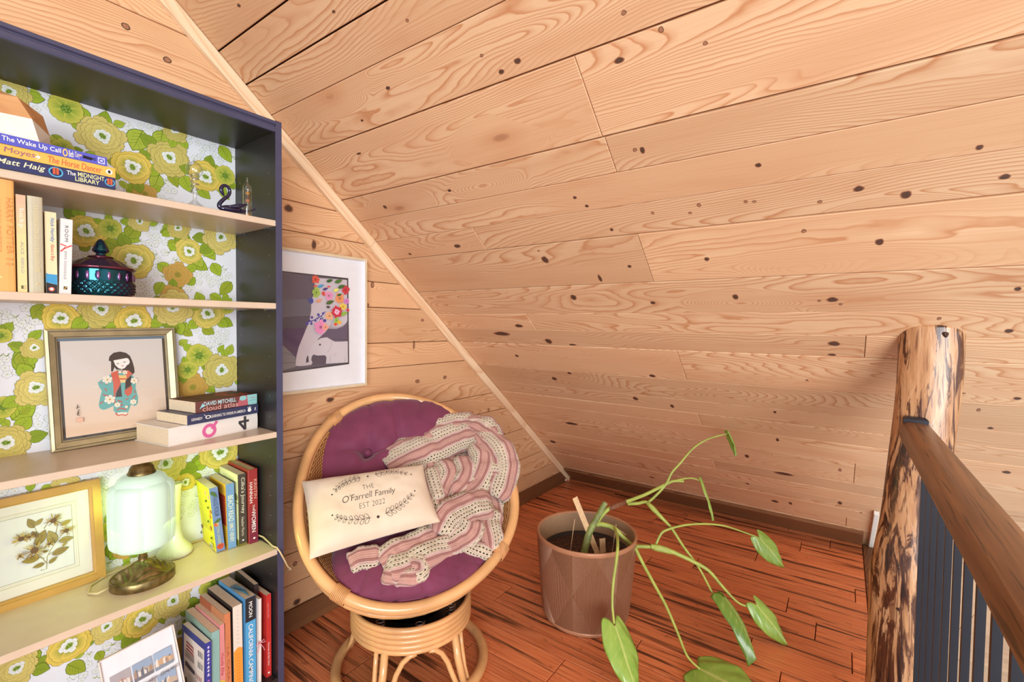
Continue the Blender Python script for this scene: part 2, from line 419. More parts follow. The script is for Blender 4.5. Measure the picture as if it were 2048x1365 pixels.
WP_LEAVES=[[0.404,1.729,0.412,1.787],[0.429,1.755,0.454,1.768],[0.357,1.713,0.342,1.744],[0.302,1.684,0.324,1.662],[0.545,1.777,0.536,1.717],[0.495,1.76,0.471,1.697],[0.705,1.783,0.739,1.738],[0.535,1.642,0.519,1.59],[0.563,1.657,0.583,1.616],[0.597,1.658,0.619,1.609],[0.638,1.63,0.674,1.601],[0.47,1.599,0.461,1.562],[0.441,1.6,0.459,1.579],[0.261,1.783,0.282,1.779],[0.704,1.638,0.732,1.611],[0.479,1.714,0.501,1.699],[0.682,1.714,0.708,1.696],[0.617,1.695,0.645,1.668],[0.437,1.445,0.486,1.435],[0.4,1.422,0.448,1.407],[0.352,1.391,0.375,1.408],[0.549,1.497,0.564,1.466],[0.577,1.452,0.562,1.416],[0.655,1.445,0.687,1.403],[0.528,1.372,0.567,1.35],[0.619,1.395,0.664,1.368],[0.567,1.366,0.584,1.347],[0.622,1.415,0.65,1.375],[0.679,1.391,0.702,1.352],[0.736,1.333,0.701,1.288],[0.725,1.29,0.709,1.269],[0.607,1.315,0.628,1.34],[0.54,1.317,0.523,1.278],[0.671,1.287,0.709,1.267],[0.456,1.441,0.484,1.482],[0.277,1.238,0.258,1.201],[0.355,1.227,0.368,1.186],[0.205,1.166,0.222,1.191],[0.213,1.135,0.241,1.132],[0.252,1.147,0.273,1.172],[0.234,1.115,0.247,1.07],[0.52,1.22,0.556,1.179],[0.569,1.203,0.585,1.175],[0.601,1.195,0.582,1.159],[0.701,1.205,0.74,1.185],[0.648,1.179,0.682,1.158],[0.582,1.124,0.605,1.139],[0.695,1.096,0.711,1.12],[0.709,1.104,0.718,1.073],[0.592,1.171,0.619,1.152],[0.251,1.063,0.225,1.116],[0.218,0.945,0.259,0.984],[0.232,0.956,0.25,0.972],[0.57,1.002,0.586,0.973],[0.607,0.955,0.628,1.009],[0.654,0.99,0.683,0.962],[0.723,1.086,0.738,1.12],[0.201,0.948,0.212,0.927],[0.286,1.199,0.265,1.222],[0.697,0.74,0.738,0.76],[0.587,0.717,0.634,0.721],[0.547,0.719,0.566,0.674],[0.615,0.742,0.654,0.721],[0.399,0.554,0.439,0.506],[0.408,0.631,0.423,0.649],[0.404,0.509,0.433,0.534],[0.284,0.761,0.265,0.746],[0.636,0.679,0.619,0.709],[0.403,0.706,0.43,0.713],[0.681,0.718,0.712,0.685],[0.365,0.321,0.36,0.283],[0.393,0.306,0.39,0.278],[0.408,0.352,0.411,0.314],[0.525,0.293,0.532,0.252],[0.569,0.287,0.582,0.259],[0.601,0.279,0.633,0.28],[0.589,0.227,0.621,0.239],[0.535,0.264,0.52,0.306],[0.568,0.198,0.589,0.206],[0.624,0.158,0.637,0.117],[0.609,0.125,0.602,0.109],[0.643,0.131,0.661,0.109],[0.326,0.263,0.347,0.276],[0.311,0.255,0.346,0.216],[0.373,0.254,0.384,0.225],[0.445,0.25,0.472,0.243],[0.497,0.268,0.507,0.275],[0.67,0.288,0.693,0.26],[0.705,0.236,0.737,0.176],[0.724,0.209,0.741,0.237],[0.712,0.286,0.731,0.294],[0.484,0.256,0.494,0.266],[0.24,0.358,0.268,0.369],[0.248,0.293,0.222,0.348]]
DOLL={'o':[0.2805,-0.045,0.854],'U':[0.99986,0.00128,0.01657],'V':[-0.01662,0.09063,0.99575],'w':0.2883,'h':0.3198}
PRESS={'o':[0.0246,-0.0382,0.4742],'U':[0.99987,0.00221,0.01622],'V':[-0.01634,0.07728,0.99688],'w':0.36,'h':0.2764}
ELE={'o':[0.778,-0.022,0.929],'U':[1.0,-0.0,-0.0],'V':[0.0,0.0,1.0],'w':0.492,'h':0.545}
ELE_ART={'border':[[0.0858,0.4592],[0.4091,0.4565],[0.4135,0.0962],[0.0837,0.0785]],'bg':[[0.0858,0.455],[0.4023,0.4491],[0.4067,0.1025],[0.0837,0.0845]],'bands':[((104,102,116),[[0.0852,0.3554],[0.2422,0.3645],[0.2421,0.3271],[0.2396,0.295],[0.0848,0.2854]]),((84,79,96),[[0.0848,0.2854],[0.2396,0.2941],[0.2249,0.2516],[0.0846,0.2428]]),((98,88,110),[[0.2895,0.2447],[0.4051,0.2789],[0.4056,0.2002],[0.3311,0.2017],[0.2843,0.212]]),((84,66,98),[[0.0846,0.2428],[0.22,0.2493],[0.1913,0.1731],[0.1781,0.1379],[0.132,0.1839],[0.0845,0.2279]]),((132,130,136),[[0.0844,0.2024],[0.132,0.1817],[0.1781,0.1379],[0.1779,0.0999],[0.0837,0.0845]])],'lines':[[[0.0852,0.3487],[0.2422,0.365]],[[0.0848,0.2841],[0.2371,0.2941]],[[0.0846,0.2407],[0.2249,0.2502]],[[0.2843,0.205],[0.4056,0.2002]],[[0.1319,0.1577],[0.1772,0.1424]],[[0.0839,0.1213],[0.178,0.1164]]],'head':[[0.2474,0.4451],[0.2823,0.4454],[0.3209,0.4469],[0.4023,0.4486],[0.4045,0.2789],[0.3966,0.2666],[0.3827,0.2553],[0.3526,0.2456],[0.3153,0.2456],[0.3023,0.2306],[0.2894,0.2213],[0.2691,0.203],[0.254,0.1848],[0.2416,0.1668],[0.2318,0.1466],[0.2283,0.1307],[0.2341,0.1144],[0.2449,0.1105],[0.2415,0.1043],[0.2195,0.1025],[0.1957,0.1023],[0.1779,0.1044],[0.1789,0.1244],[0.1818,0.1422],[0.1913,0.1776],[0.2152,0.2312],[0.2346,0.2767],[0.2421,0.3179],[0.2422,0.3545],[0.2621,0.4014],[0.2547,0.4284]],'baby':[[0.3046,0.1045],[0.3073,0.1313],[0.3006,0.1387],[0.2892,0.1393],[0.2689,0.1393],[0.25,0.1444],[0.243,0.1346],[0.2415,0.1231],[0.2469,0.1122],[0.2415,0.108],[0.2317,0.1168],[0.2294,0.1421],[0.2417,0.1737],[0.264,0.1984],[0.2843,0.2083],[0.31,0.2107],[0.3284,0.2008],[0.3444,0.1928],[0.3743,0.1921],[0.4056,0.1929],[0.4067,0.104]],'gap':[[0.245,0.1414],[0.2689,0.1379],[0.2944,0.1367],[0.3057,0.1314],[0.3057,0.1049],[0.2479,0.103],[0.243,0.1254]],'tip':[[0.2255,0.1423],[0.2313,0.1352],[0.2322,0.1168],[0.2196,0.113],[0.2206,0.1266]],'jaw':[[0.3153,0.2456],[0.3259,0.2613],[0.3322,0.278],[0.3354,0.278],[0.3301,0.2589],[0.3418,0.2518],[0.3689,0.2543],[0.3966,0.268],[0.3843,0.2553],[0.3526,0.2446]],'ear':[[[0.3099,0.1501],[0.3204,0.1592],[0.3284,0.178],[0.3311,0.196]],[[0.323,0.1376],[0.3256,0.1089]],[[0.339,0.1345],[0.3524,0.1459]],[[0.3921,0.127],[0.3932,0.1048]]],'fl':[((232,95,75),8,0.2597,0.4389,0.0182),((235,110,95),3,0.2596,0.4127,0.0115),((170,205,90),4,0.262,0.3876,0.0203),((80,165,215),3,0.2822,0.4144,0.0166),((70,85,170),6,0.2398,0.3544,0.0123),((85,60,140),3,0.3011,0.4041,0.0138),((235,90,70),6,0.2923,0.3849,0.0099),((245,165,130),3,0.2735,0.356,0.0165),((240,160,200),6,0.3156,0.3778,0.021),((70,110,50),2,0.3208,0.3521,0.0211),((245,160,105),9,0.3635,0.3699,0.0237),((215,60,75),6,0.3911,0.4054,0.0199),((225,140,215),5,0.3955,0.3594,0.0137),((245,210,90),5,0.3789,0.3368,0.0166),((245,185,140),6,0.3154,0.2966,0.019),((150,190,80),2,0.3827,0.3078,0.0209),((240,150,195),11,0.2768,0.2517,0.0304),((245,170,150),7,0.2972,0.2517,0.0148),((150,200,90),5,0.3472,0.2782,0.0133),((235,100,60),5,0.3418,0.2638,0.0081),((250,195,70),4,0.3591,0.2711,0.0093),((65,100,55),3,0.3157,0.438,0.017),((85,120,60),3,0.3555,0.4389,0.0205),((235,230,110),3,0.3447,0.4023,0.0163),((75,110,60),3,0.369,0.4184,0.0197),((60,100,50),2,0.3592,0.3841,0.0123),((240,90,90),3,0.3104,0.4141,0.0089),((215,60,75),4,0.3966,0.3228,0.0074),((205,55,70),12,0.3456,0.314,0.0266),((245,190,215),10,0.3456,0.314,0.0133)],'dots':[(0.2249,0.2652,0.0066),(0.2419,0.2654,0.0053),(0.2445,0.2897,0.0057),(0.2718,0.3004,0.0059),(0.2869,0.2657,0.0069),(0.2922,0.3064,0.0049),(0.2998,0.2776,0.0065),(0.2819,0.2843,0.0044),(0.2593,0.277,0.0043),(0.2346,0.2767,0.0043),(0.2668,0.2864,0.0038)],'sprig':[[[0.2249,0.2698],[0.2543,0.2793],[0.2845,0.296],[0.3025,0.3142]],[[0.2845,0.296],[0.2972,0.2728]],[[0.2419,0.2667],[0.2444,0.2759]],[[0.2718,0.3004],[0.2753,0.2902]]],'eyes':[(0.3144,0.3325,0.0075),(0.2781,0.1823,0.004)]}
DOLL_ART={'outer':[[0.0187,0.2993],[0.2677,0.296],[0.2707,0.0127],[0.0193,0.0195]],'paper':[[0.0226,0.2902],[0.2586,0.2871],[0.2594,0.0164],[0.0234,0.0272]],'polys':[((62,52,50),[[0.1283,0.23],[0.131,0.2416],[0.1403,0.2509],[0.1549,0.2537],[0.1683,0.2492],[0.1769,0.24],[0.1819,0.2237],[0.1854,0.2031],[0.1852,0.1901],[0.1786,0.1835],[0.1747,0.155],[0.165,0.1447],[0.1594,0.1454],[0.1614,0.1623],[0.1651,0.1762],[0.1578,0.2012],[0.1444,0.2024],[0.1404,0.2099],[0.1358,0.1976],[0.1321,0.1979],[0.1335,0.2259]]),((240,235,228),[[0.1387,0.2292],[0.1721,0.2345],[0.176,0.2227],[0.1733,0.2157],[0.1686,0.2132],[0.1637,0.2056],[0.1567,0.2028],[0.1491,0.2063],[0.1424,0.2154]]),((62,52,50),[[0.1282,0.2294],[0.1355,0.2427],[0.1536,0.2501],[0.1714,0.2432],[0.1753,0.2314],[0.1719,0.2325],[0.163,0.2366],[0.1598,0.2391],[0.1578,0.2355],[0.154,0.2358],[0.138,0.2284]]),((105,170,165),[[0.1466,0.2008],[0.1328,0.1914],[0.1017,0.1712],[0.1042,0.1577],[0.1094,0.1465],[0.1049,0.13],[0.1007,0.1085],[0.1023,0.0986],[0.1094,0.0928],[0.1159,0.0937],[0.133,0.1008],[0.1315,0.0884],[0.1379,0.0761],[0.1623,0.072],[0.1677,0.0869],[0.1717,0.0978],[0.1818,0.0928],[0.188,0.0997],[0.1898,0.1183],[0.1856,0.1421],[0.1865,0.1711],[0.1818,0.1788],[0.1701,0.1973]]),((205,95,75),[[0.1312,0.1938],[0.147,0.2002],[0.1516,0.1605],[0.1392,0.1366],[0.1362,0.1201],[0.1389,0.1056],[0.1339,0.1063],[0.135,0.1653]]),((210,105,85),[[0.1632,0.1965],[0.1702,0.1993],[0.1799,0.1877],[0.1658,0.1727]]),((62,52,50),[[0.1516,0.1605],[0.1528,0.124],[0.1382,0.1248],[0.1406,0.1378]]),((62,52,50),[[0.1774,0.1836],[0.1753,0.1526],[0.1603,0.1424],[0.1628,0.1678],[0.1665,0.1732]]),((205,90,65),[[0.1586,0.1403],[0.1757,0.1526],[0.1777,0.146],[0.175,0.1304],[0.1655,0.1231],[0.1597,0.131]]),((230,195,125),[[0.148,0.1859],[0.1664,0.1841],[0.1649,0.1733],[0.1497,0.175]]),((235,200,140),[[0.1501,0.1738],[0.1642,0.1723],[0.1621,0.1633],[0.1518,0.1645]]),((200,80,60),[[0.1493,0.1767],[0.165,0.1751],[0.1644,0.1717],[0.1496,0.1733]]),((235,225,205),[[0.1349,0.0794],[0.1474,0.0802],[0.1626,0.0777],[0.1635,0.0732],[0.1576,0.0691],[0.1499,0.0727],[0.142,0.0712]]),((200,85,65),[[0.135,0.0808],[0.1372,0.0805],[0.1421,0.0734],[0.15,0.0749],[0.1577,0.0708],[0.1636,0.0755],[0.1635,0.0727],[0.1575,0.0674],[0.1499,0.0721],[0.142,0.0701],[0.136,0.075]]),((232,215,195),[[0.0901,0.1561],[0.1012,0.1614],[0.1032,0.1578],[0.0926,0.1553]]),((200,90,70),[[0.1106,0.1375],[0.1232,0.1303],[0.1209,0.1278],[0.1101,0.1348]]),((200,90,70),[[0.1168,0.1534],[0.1206,0.1446],[0.1184,0.1434],[0.1152,0.1508]]),((200,90,70),[[0.103,0.1137],[0.1106,0.1167],[0.1105,0.114],[0.1039,0.1102]]),((200,90,70),[[0.1422,0.1164],[0.153,0.1106],[0.1518,0.1079],[0.1415,0.1131]]),((200,90,70),[[0.1601,0.1167],[0.1671,0.1186],[0.1669,0.1157],[0.1604,0.1132]]),((200,90,70),[[0.1386,0.0901],[0.1498,0.0926],[0.1608,0.0866],[0.1595,0.0839],[0.1497,0.0892],[0.1389,0.0872]]),((200,90,70),[[0.1762,0.1173],[0.1836,0.125],[0.1846,0.1225],[0.1774,0.1142]]),((200,90,70),[[0.1058,0.1686],[0.1123,0.1706],[0.1111,0.1674]]),((200,90,70),[[0.181,0.1427],[0.1839,0.1307],[0.1815,0.1305]]),((200,90,70),[[0.1457,0.0989],[0.1527,0.1035],[0.153,0.1006],[0.1467,0.0959]]),((200,90,70),[[0.1174,0.1645],[0.1229,0.1666],[0.1216,0.1626]]),((205,90,70),[[0.1521,0.1998],[0.1564,0.1971],[0.1612,0.2009],[0.1598,0.1968],[0.1563,0.1948],[0.1526,0.1974]])],'flow':[(0.1223,0.1762,0.0104),(0.1248,0.12,0.0115),(0.1623,0.1928,0.0057),(0.1823,0.1669,0.0084),(0.1769,0.1056,0.0073),(0.1403,0.1025,0.0066),(0.16,0.0938,0.0036),(0.1507,0.1948,0.0036)],'eyes':[(0.1466,0.219,0.0025),(0.1616,0.2224,0.0026)],'mouth':(0.1565,0.2119,0.0016),'sig':[[[0.056,0.1158],[0.055,0.1034]],[[0.0526,0.1065],[0.0577,0.1097],[0.0596,0.1072]],[[0.0574,0.103],[0.0588,0.1001]],[[0.0551,0.098],[0.0592,0.1]],[[0.0539,0.0942],[0.058,0.0949]],[[0.0549,0.0927],[0.0542,0.0875],[0.0595,0.0852]],[[0.0571,0.0977],[0.0562,0.0885],[0.0592,0.0907]]],'seal':[[0.0522,0.0798],[0.0652,0.0794],[0.0647,0.0682],[0.0521,0.0691]]}
PRESS_ART={'matline':[[[0.179,0.2346],[0.3119,0.2341],[0.3134,0.0466],[0.1784,0.0433]],[[0.1853,0.2288],[0.3049,0.2273],[0.3063,0.0536],[0.1836,0.0541]]],'stems':[[[0.2353,0.07],[0.2465,0.0685],[0.2489,0.0993],[0.2546,0.1114],[0.2659,0.1301],[0.2772,0.1434],[0.2862,0.1518]],[[0.2481,0.0822],[0.2378,0.1039],[0.2302,0.1156]],[[0.2314,0.1437],[0.2353,0.1622],[0.2292,0.1845]],[[0.2667,0.1474],[0.2708,0.1693],[0.2723,0.1776]],[[0.246,0.174],[0.256,0.1893]],[[0.2447,0.1226],[0.2515,0.1358]],[[0.2522,0.1037],[0.2608,0.1089]],[[0.2437,0.0985],[0.2327,0.1032]],[[0.2082,0.112],[0.2007,0.1194]]],'leaves':[[[0.2281,0.1835],[0.2183,0.2097]],[[0.2294,0.1887],[0.2451,0.2018]],[[0.2312,0.1381],[0.2479,0.1705]],[[0.234,0.157],[0.2243,0.1749]],[[0.2649,0.1306],[0.2539,0.1653]],[[0.2724,0.132],[0.3005,0.1309]],[[0.2584,0.1026],[0.2897,0.1089]],[[0.2512,0.0823],[0.266,0.0936]],[[0.241,0.0853],[0.2208,0.084]],[[0.2327,0.1046],[0.2021,0.1062]],[[0.2774,0.1728],[0.2973,0.1805]],[[0.2496,0.1149],[0.2384,0.118]],[[0.2781,0.1165],[0.285,0.1256]]],'heads':[(0.2634,0.191,0.019),(0.2864,0.1562,0.0161),(0.2027,0.1662,0.0174),(0.2248,0.1292,0.0234),(0.2519,0.1351,0.0101),(0.2164,0.1666,0.0098),(0.1981,0.1261,0.0084)]}
STEMS=[[[1.7124,-0.8653,0.254,0.016],[1.7296,-0.8736,0.2942,0.0152],[1.7443,-0.8788,0.3347,0.0144],[1.7636,-0.8907,0.3717,0.0137],[1.7862,-0.9056,0.4127,0.0128],[1.8089,-0.9207,0.4542,0.012]],[[1.7653,-0.8988,0.3667,0.009],[1.7906,-0.9083,0.3956,0.0087],[1.8249,-0.9273,0.4219,0.0084],[1.8555,-0.9487,0.4297,0.0082],[1.8944,-0.9759,0.4423,0.0078],[1.9727,-1.032,0.4635,0.0072],[2.054,-1.0895,0.4955,0.0066],[2.0908,-1.1162,0.5083,0.0063],[2.1342,-1.1503,0.5036,0.006]],[[1.9901,-1.0387,0.4241,0.006],[2.0073,-1.0547,0.4413,0.0058],[2.0377,-1.0823,0.4771,0.0055],[2.0593,-1.1002,0.5092,0.0052],[2.0793,-1.1144,0.5499,0.0049],[2.1073,-1.1391,0.5865,0.0046],[2.1568,-1.1828,0.6523,0.0041],[2.2097,-1.2352,0.6935,0.0036],[2.2806,-1.3094,0.7174,0.003]],[[1.92,-0.9747,0.4257,0.007],[1.9284,-1.0145,0.4342,0.0068],[1.9363,-1.0536,0.4459,0.0065],[1.9351,-1.0878,0.4172,0.0062],[1.9341,-1.1535,0.369,0.0057],[1.9224,-1.2124,0.3056,0.0051],[1.9104,-1.2764,0.2438,0.0044],[1.888,-1.333,0.1733,0.0037],[1.8798,-1.3561,0.1479,0.0034],[1.8811,-1.3797,0.1447,0.0032]],[[2.0839,-1.114,0.508,0.004],[2.1254,-1.1524,0.5169,0.0036],[2.1598,-1.1851,0.517,0.0033],[2.1948,-1.2185,0.4969,0.003]],[[1.7676,-0.902,0.3675,0.01],[1.7767,-0.9238,0.3717,0.0097],[1.7938,-0.9677,0.3611,0.0092],[1.8043,-1.0058,0.3276,0.0085],[1.8157,-1.0429,0.3018,0.008],[1.8298,-1.078,0.3025,0.0075],[1.8466,-1.1196,0.3065,0.007]],[[1.8376,-1.1069,0.3079,0.01],[1.8556,-1.1478,0.3065,0.0094],[1.8782,-1.2024,0.2887,0.0084],[1.8998,-1.2566,0.2668,0.0075],[1.9201,-1.3103,0.2389,0.0065],[1.933,-1.3583,0.1877,0.0054],[1.946,-1.4052,0.1409,0.0043],[1.9579,-1.4375,0.1256,0.0037],[1.9751,-1.4781,0.129,0.003]],[[1.8588,-1.1195,0.3073,0.005],[1.88,-1.1314,0.3464,0.0048],[1.8999,-1.1483,0.3637,0.0047],[1.9558,-1.2017,0.3782,0.0044],[2.0177,-1.2626,0.379,0.004],[2.0801,-1.3249,0.367,0.0037],[2.1245,-1.3694,0.3468,0.0034],[2.2048,-1.4502,0.3024,0.003]],[[1.7717,-1.0657,0.3177,0.007],[1.7544,-1.1057,0.2714,0.0065],[1.7324,-1.1596,0.2158,0.0059],[1.7091,-1.2114,0.1645,0.0053],[1.6739,-1.2646,0.1035,0.0046],[1.6421,-1.3073,0.0564,0.004],[1.6299,-1.352,0.0382,0.0035]],[[1.772,-0.9767,0.3737,0.006],[1.6845,-1.0256,0.3891,0.0058],[1.5959,-1.0649,0.3897,0.0056],[1.5588,-1.0754,0.3511,0.0053],[1.5234,-1.0807,0.2917,0.0048],[1.4921,-1.0916,0.2351,0.0044],[1.4848,-1.1029,0.1754,0.004]]]
LEAVES=[([2.2806,-1.3094,0.7174],[2.3051,-1.349,0.6236],0.026,-0.75,0.25,'a'),([2.1958,-1.2199,0.4969],[2.1892,-1.2881,0.345],0.027,-0.55,0.2,'a'),([2.2048,-1.4502,0.3024],[2.223,-1.5505,0.1975],0.046,0.45,0.15,'a'),([1.8816,-1.379,0.1702],[1.8196,-1.5305,0.0659],0.04,-0.5,0.5,'t'),([1.9739,-1.4761,0.1341],[1.9773,-1.5903,0.024],0.046,0.3,0.2,'a'),([1.4865,-1.1059,0.1655],[1.3955,-1.23,0.0385],0.06,0.15,0.15,'b'),([1.6299,-1.352,0.0382],[1.5531,-1.5436,0.0807],0.088,0.4,0.1,'b')]
STAKES=[([1.7163,-0.8237,0.4804],[1.7483,-0.8768,0.3327],0.024),([1.7145,-0.8262,0.3898],[1.7029,-0.8163,0.2757],0.0028),([1.7795,-0.9219,0.3109],[1.7801,-0.9263,0.2451],0.026),([1.8142,-0.9673,0.37],[1.8026,-0.9575,0.2536],0.0028),([1.8162,-0.971,0.354],[1.8376,-1.0025,0.3264],0.0028)]
POST=[[1.8071,-1.924,1.2706,0.0731],[1.8039,-1.9238,1.1908,0.0724],[1.7978,-1.9229,1.0529,0.072],[1.7845,-1.9132,0.8931,0.0706],[1.773,-1.9034,0.7768,0.0702],[1.7592,-1.892,0.6316,0.072],[1.749,-1.8826,0.5443,0.0764],[1.7428,-1.8771,0.4862,0.0779],[1.738,-1.8744,0.4136,0.075],[1.7327,-1.8749,0.2685,0.0742],[1.7291,-1.8751,0.1742,0.075],[1.7182,-1.8739,-0.0798,0.0809],[1.7066,-1.8784,-0.4571,0.0845]]
PKNOT=[([1.6908,-1.9231,0.9862],0.014,0.012),([1.5869,-1.8031,0.5168],0.01,0.018),([1.6163,-1.8505,0.4059],0.006,0.006),([1.731,-1.9685,1.1853],0.009,0.01)]
FOLDS=[([[0.1805,0.1445,-0.05,0.2078],[0.1901,0.057,-0.03,0.1988],[0.2001,-0.0367,-0.03,0.1898],[0.2126,-0.1199,-0.04,0.1807],[0.183,-0.2054,-0.05,0.1717]],0.03,0.0,1),([[-0.0791,0.1048,-0.03,0.0705],[-0.0102,0.1338,-0.02,0.0736],[0.0979,0.169,-0.01,0.0766],[0.2125,0.2026,-0.0,0.0797],[0.2994,0.1981,0.02,0.0828],[0.3534,0.1418,0.03,0.0858]],0.035,0.02,2),([[-0.0474,0.1605,-0.03,0.047],[0.0401,0.207,-0.02,0.0502],[0.1469,0.2523,-0.005,0.0535],[0.2602,0.2589,0.01,0.0567],[0.3313,0.2106,0.03,0.06],[0.3735,0.1442,0.03,0.0633]],0.03,0.1,3),([[0.3053,0.1994,0.03,0.0678],[0.3546,0.121,0.035,0.0644],[0.376,0.0383,0.03,0.061],[0.354,-0.0341,0.01,0.0576],[0.3143,-0.0928,-0.01,0.0542]],0.035,0.05,4),([[0.3121,0.0375,0.03,0.0452],[0.3535,0.0247,0.03,0.0404],[0.394,0.003,0.025,0.0355],[0.4078,-0.0195,0.02,0.0307]],0.02,0.13,5),([[0.2803,0.1472,0.02,0.0542],[0.2981,0.0666,0.025,0.052],[0.271,-0.0005,0.01,0.0497],[0.2197,-0.0486,-0.0,0.0474],[0.1473,-0.0766,-0.01,0.0452]],0.035,0.08,6),([[0.2147,0.1001,0.0,0.0434],[0.22,0.0291,0.01,0.0425],[0.1902,-0.0224,0.0,0.0416],[0.1459,-0.0477,-0.01,0.0407]],0.03,0.0,7),([[0.1285,0.0918,-0.01,0.0452],[0.1408,0.0293,0.0,0.0429],[0.1107,-0.0267,0.0,0.0407],[0.0853,-0.0802,0.0,0.0384],[0.0894,-0.1151,0.0,0.0361]],0.03,0.06,8),([[0.0825,0.0656,-0.01,0.0325],[0.0867,-0.0089,0.0,0.0325],[0.0937,-0.0798,0.01,0.0325]],0.025,0.12,9),([[0.2899,-0.1092,0.0,0.0723],[0.2302,-0.1167,0.01,0.0678],[0.1643,-0.133,0.02,0.0633],[0.1072,-0.1611,0.02,0.0587],[0.0695,-0.2079,0.01,0.0542]],0.045,0.02,10),([[0.2763,-0.1357,0.0,0.056],[0.2551,-0.203,0.005,0.0494],[0.254,-0.2524,0.0,0.0428],[0.2507,-0.2883,-0.01,0.0361]],0.035,0.1,11),([[0.1888,-0.1735,0.02,0.056],[0.1669,-0.2156,0.02,0.0524],[0.1206,-0.2349,0.01,0.0488],[0.0639,-0.2515,0.0,0.0452]],0.035,0.06,12),([[0.0717,-0.2037,0.0,0.0524],[0.0063,-0.2251,0.01,0.05],[-0.0665,-0.2428,0.018,0.0476],[-0.1297,-0.2691,0.012,0.0452]],0.032,0.0,13),([[-0.1278,-0.2441,0.012,0.038],[-0.177,-0.242,0.014,0.0355],[-0.2094,-0.2475,0.014,0.0331],[-0.2225,-0.251,0.008,0.0307]],0.024,0.08,14),([[-0.1112,-0.2971,0.026,0.0524],[-0.0671,-0.2921,0.028,0.0495],[-0.0085,-0.2784,0.024,0.0465],[0.0595,-0.2614,0.018,0.0436],[0.1246,-0.2518,0.005,0.0407]],0.035,0.03,15),([[-0.1223,-0.2986,0.028,0.0361],[-0.0862,-0.3148,0.032,0.0349],[-0.0438,-0.326,0.034,0.0337],[-0.008,-0.3158,0.026,0.0325]],0.03,0.1,16),([[0.1276,-0.2409,0.0,0.0361],[0.1736,-0.2596,0.004,0.0316],[0.214,-0.2809,0.002,0.0271],[0.2454,-0.2944,-0.008,0.0226]],0.024,0.05,17),([[-0.0516,-0.2973,0.034,0.0271],[-0.0345,-0.2908,0.038,0.0267],[-0.0083,-0.3026,0.042,0.0262],[-0.0109,-0.3274,0.036,0.0258],[-0.0439,-0.3318,0.028,0.0253]],0.022,0.02,18)]
PILLOW=[[-0.3692,0.0476,0.03],[0.0448,0.0478,0.06],[0.0704,-0.1598,0.06],[-0.3388,-0.225,0.03],[-0.0829,-0.2287,0.05]]
KNOTS=[(-1.031,2.918,0.014,0.009),(-0.941,2.96,0.007,0.005),(-0.975,2.908,0.011,0.008),(-1.315,2.93,0.007,0.006),(-1.277,2.841,0.015,0.009),(-1.381,2.873,0.007,0.009),(-1.462,2.818,0.006,0.005),(-0.592,2.977,0.011,0.007),(-0.411,2.921,0.008,0.005),(-0.255,3.324,0.01,0.006),(-0.572,3.195,0.008,0.005),(-0.782,3.1,0.006,0.005),(-0.294,2.825,0.016,0.005),(-0.116,2.664,0.019,0.006),(-0.225,2.601,0.013,0.011),(-0.58,2.612,0.012,0.007),(-1.271,2.609,0.009,0.013),(-1.252,2.614,0.007,0.007),(-1.535,2.505,0.009,0.008),(-1.931,2.46,0.008,0.008),(-1.825,2.362,0.014,0.014),(-1.737,2.395,0.013,0.011),(-1.981,2.378,0.011,0.009),(-1.055,2.463,0.008,0.007),(-1.379,2.409,0.007,0.008),(-1.247,2.403,0.006,0.006),(-1.351,2.386,0.006,0.005),(-1.104,2.36,0.008,0.008),(-1.496,2.4,0.006,0.006),(-1.516,2.397,0.006,0.005),(-1.66,2.371,0.006,0.006),(-1.624,2.283,0.007,0.008),(-1.368,2.207,0.01,0.01),(-1.785,2.225,0.012,0.014),(-1.028,2.5,0.008,0.007),(-0.449,2.369,0.023,0.012),(-0.801,2.303,0.006,0.005),(-0.162,2.357,0.012,0.008),(-1.117,2.197,0.009,0.009),(-0.808,2.258,0.018,0.022),(-0.991,2.148,0.008,0.025),(-0.845,2.052,0.017,0.02),(-1.152,2.012,0.013,0.011),(-1.688,2.011,0.018,0.014),(-1.655,2.007,0.006,0.006),(-1.708,1.99,0.006,0.006),(-1.428,2.033,0.012,0.016),(-2.062,2.038,0.008,0.01),(-1.932,1.925,0.006,0.008),(-2.076,1.875,0.012,0.011),(-0.488,1.871,0.028,0.015),(-0.598,1.76,0.024,0.024),(-0.716,1.74,0.023,0.019),(-0.351,1.807,0.06,0.02),(-1.693,1.8,0.021,0.016),(-1.688,1.74,0.015,0.014),(-0.348,1.627,0.013,0.014),(-0.603,1.501,0.015,0.028),(-0.488,1.437,0.019,0.02),(-1.032,1.534,0.017,0.016),(-1.614,1.58,0.006,0.007),(-2.149,1.558,0.012,0.01),(-2.03,1.565,0.006,0.005),(-2.078,1.474,0.006,0.012),(-2.122,1.37,0.009,0.01),(-0.895,1.319,0.016,0.02),(-1.065,1.285,0.012,0.019),(-1.495,1.328,0.008,0.012),(-1.49,1.09,0.008,0.019),(-1.344,0.874,0.014,0.022),(-1.722,0.88,0.007,0.02),(-1.495,0.742,0.052,0.023),(-0.737,0.35,0.022,0.03),(-1.15,0.454,0.014,0.022),(-1.312,0.534,0.013,0.013),(-1.433,0.363,0.023,0.022),(-1.508,0.379,0.012,0.022),(-1.727,0.508,0.012,0.026),(-1.814,0.439,0.008,0.02),(-0.39,0.943,0.053,0.03),(-0.121,0.628,0.028,0.03),(-0.068,0.545,0.015,0.027),(-2.21,1.076,0.014,0.015)]
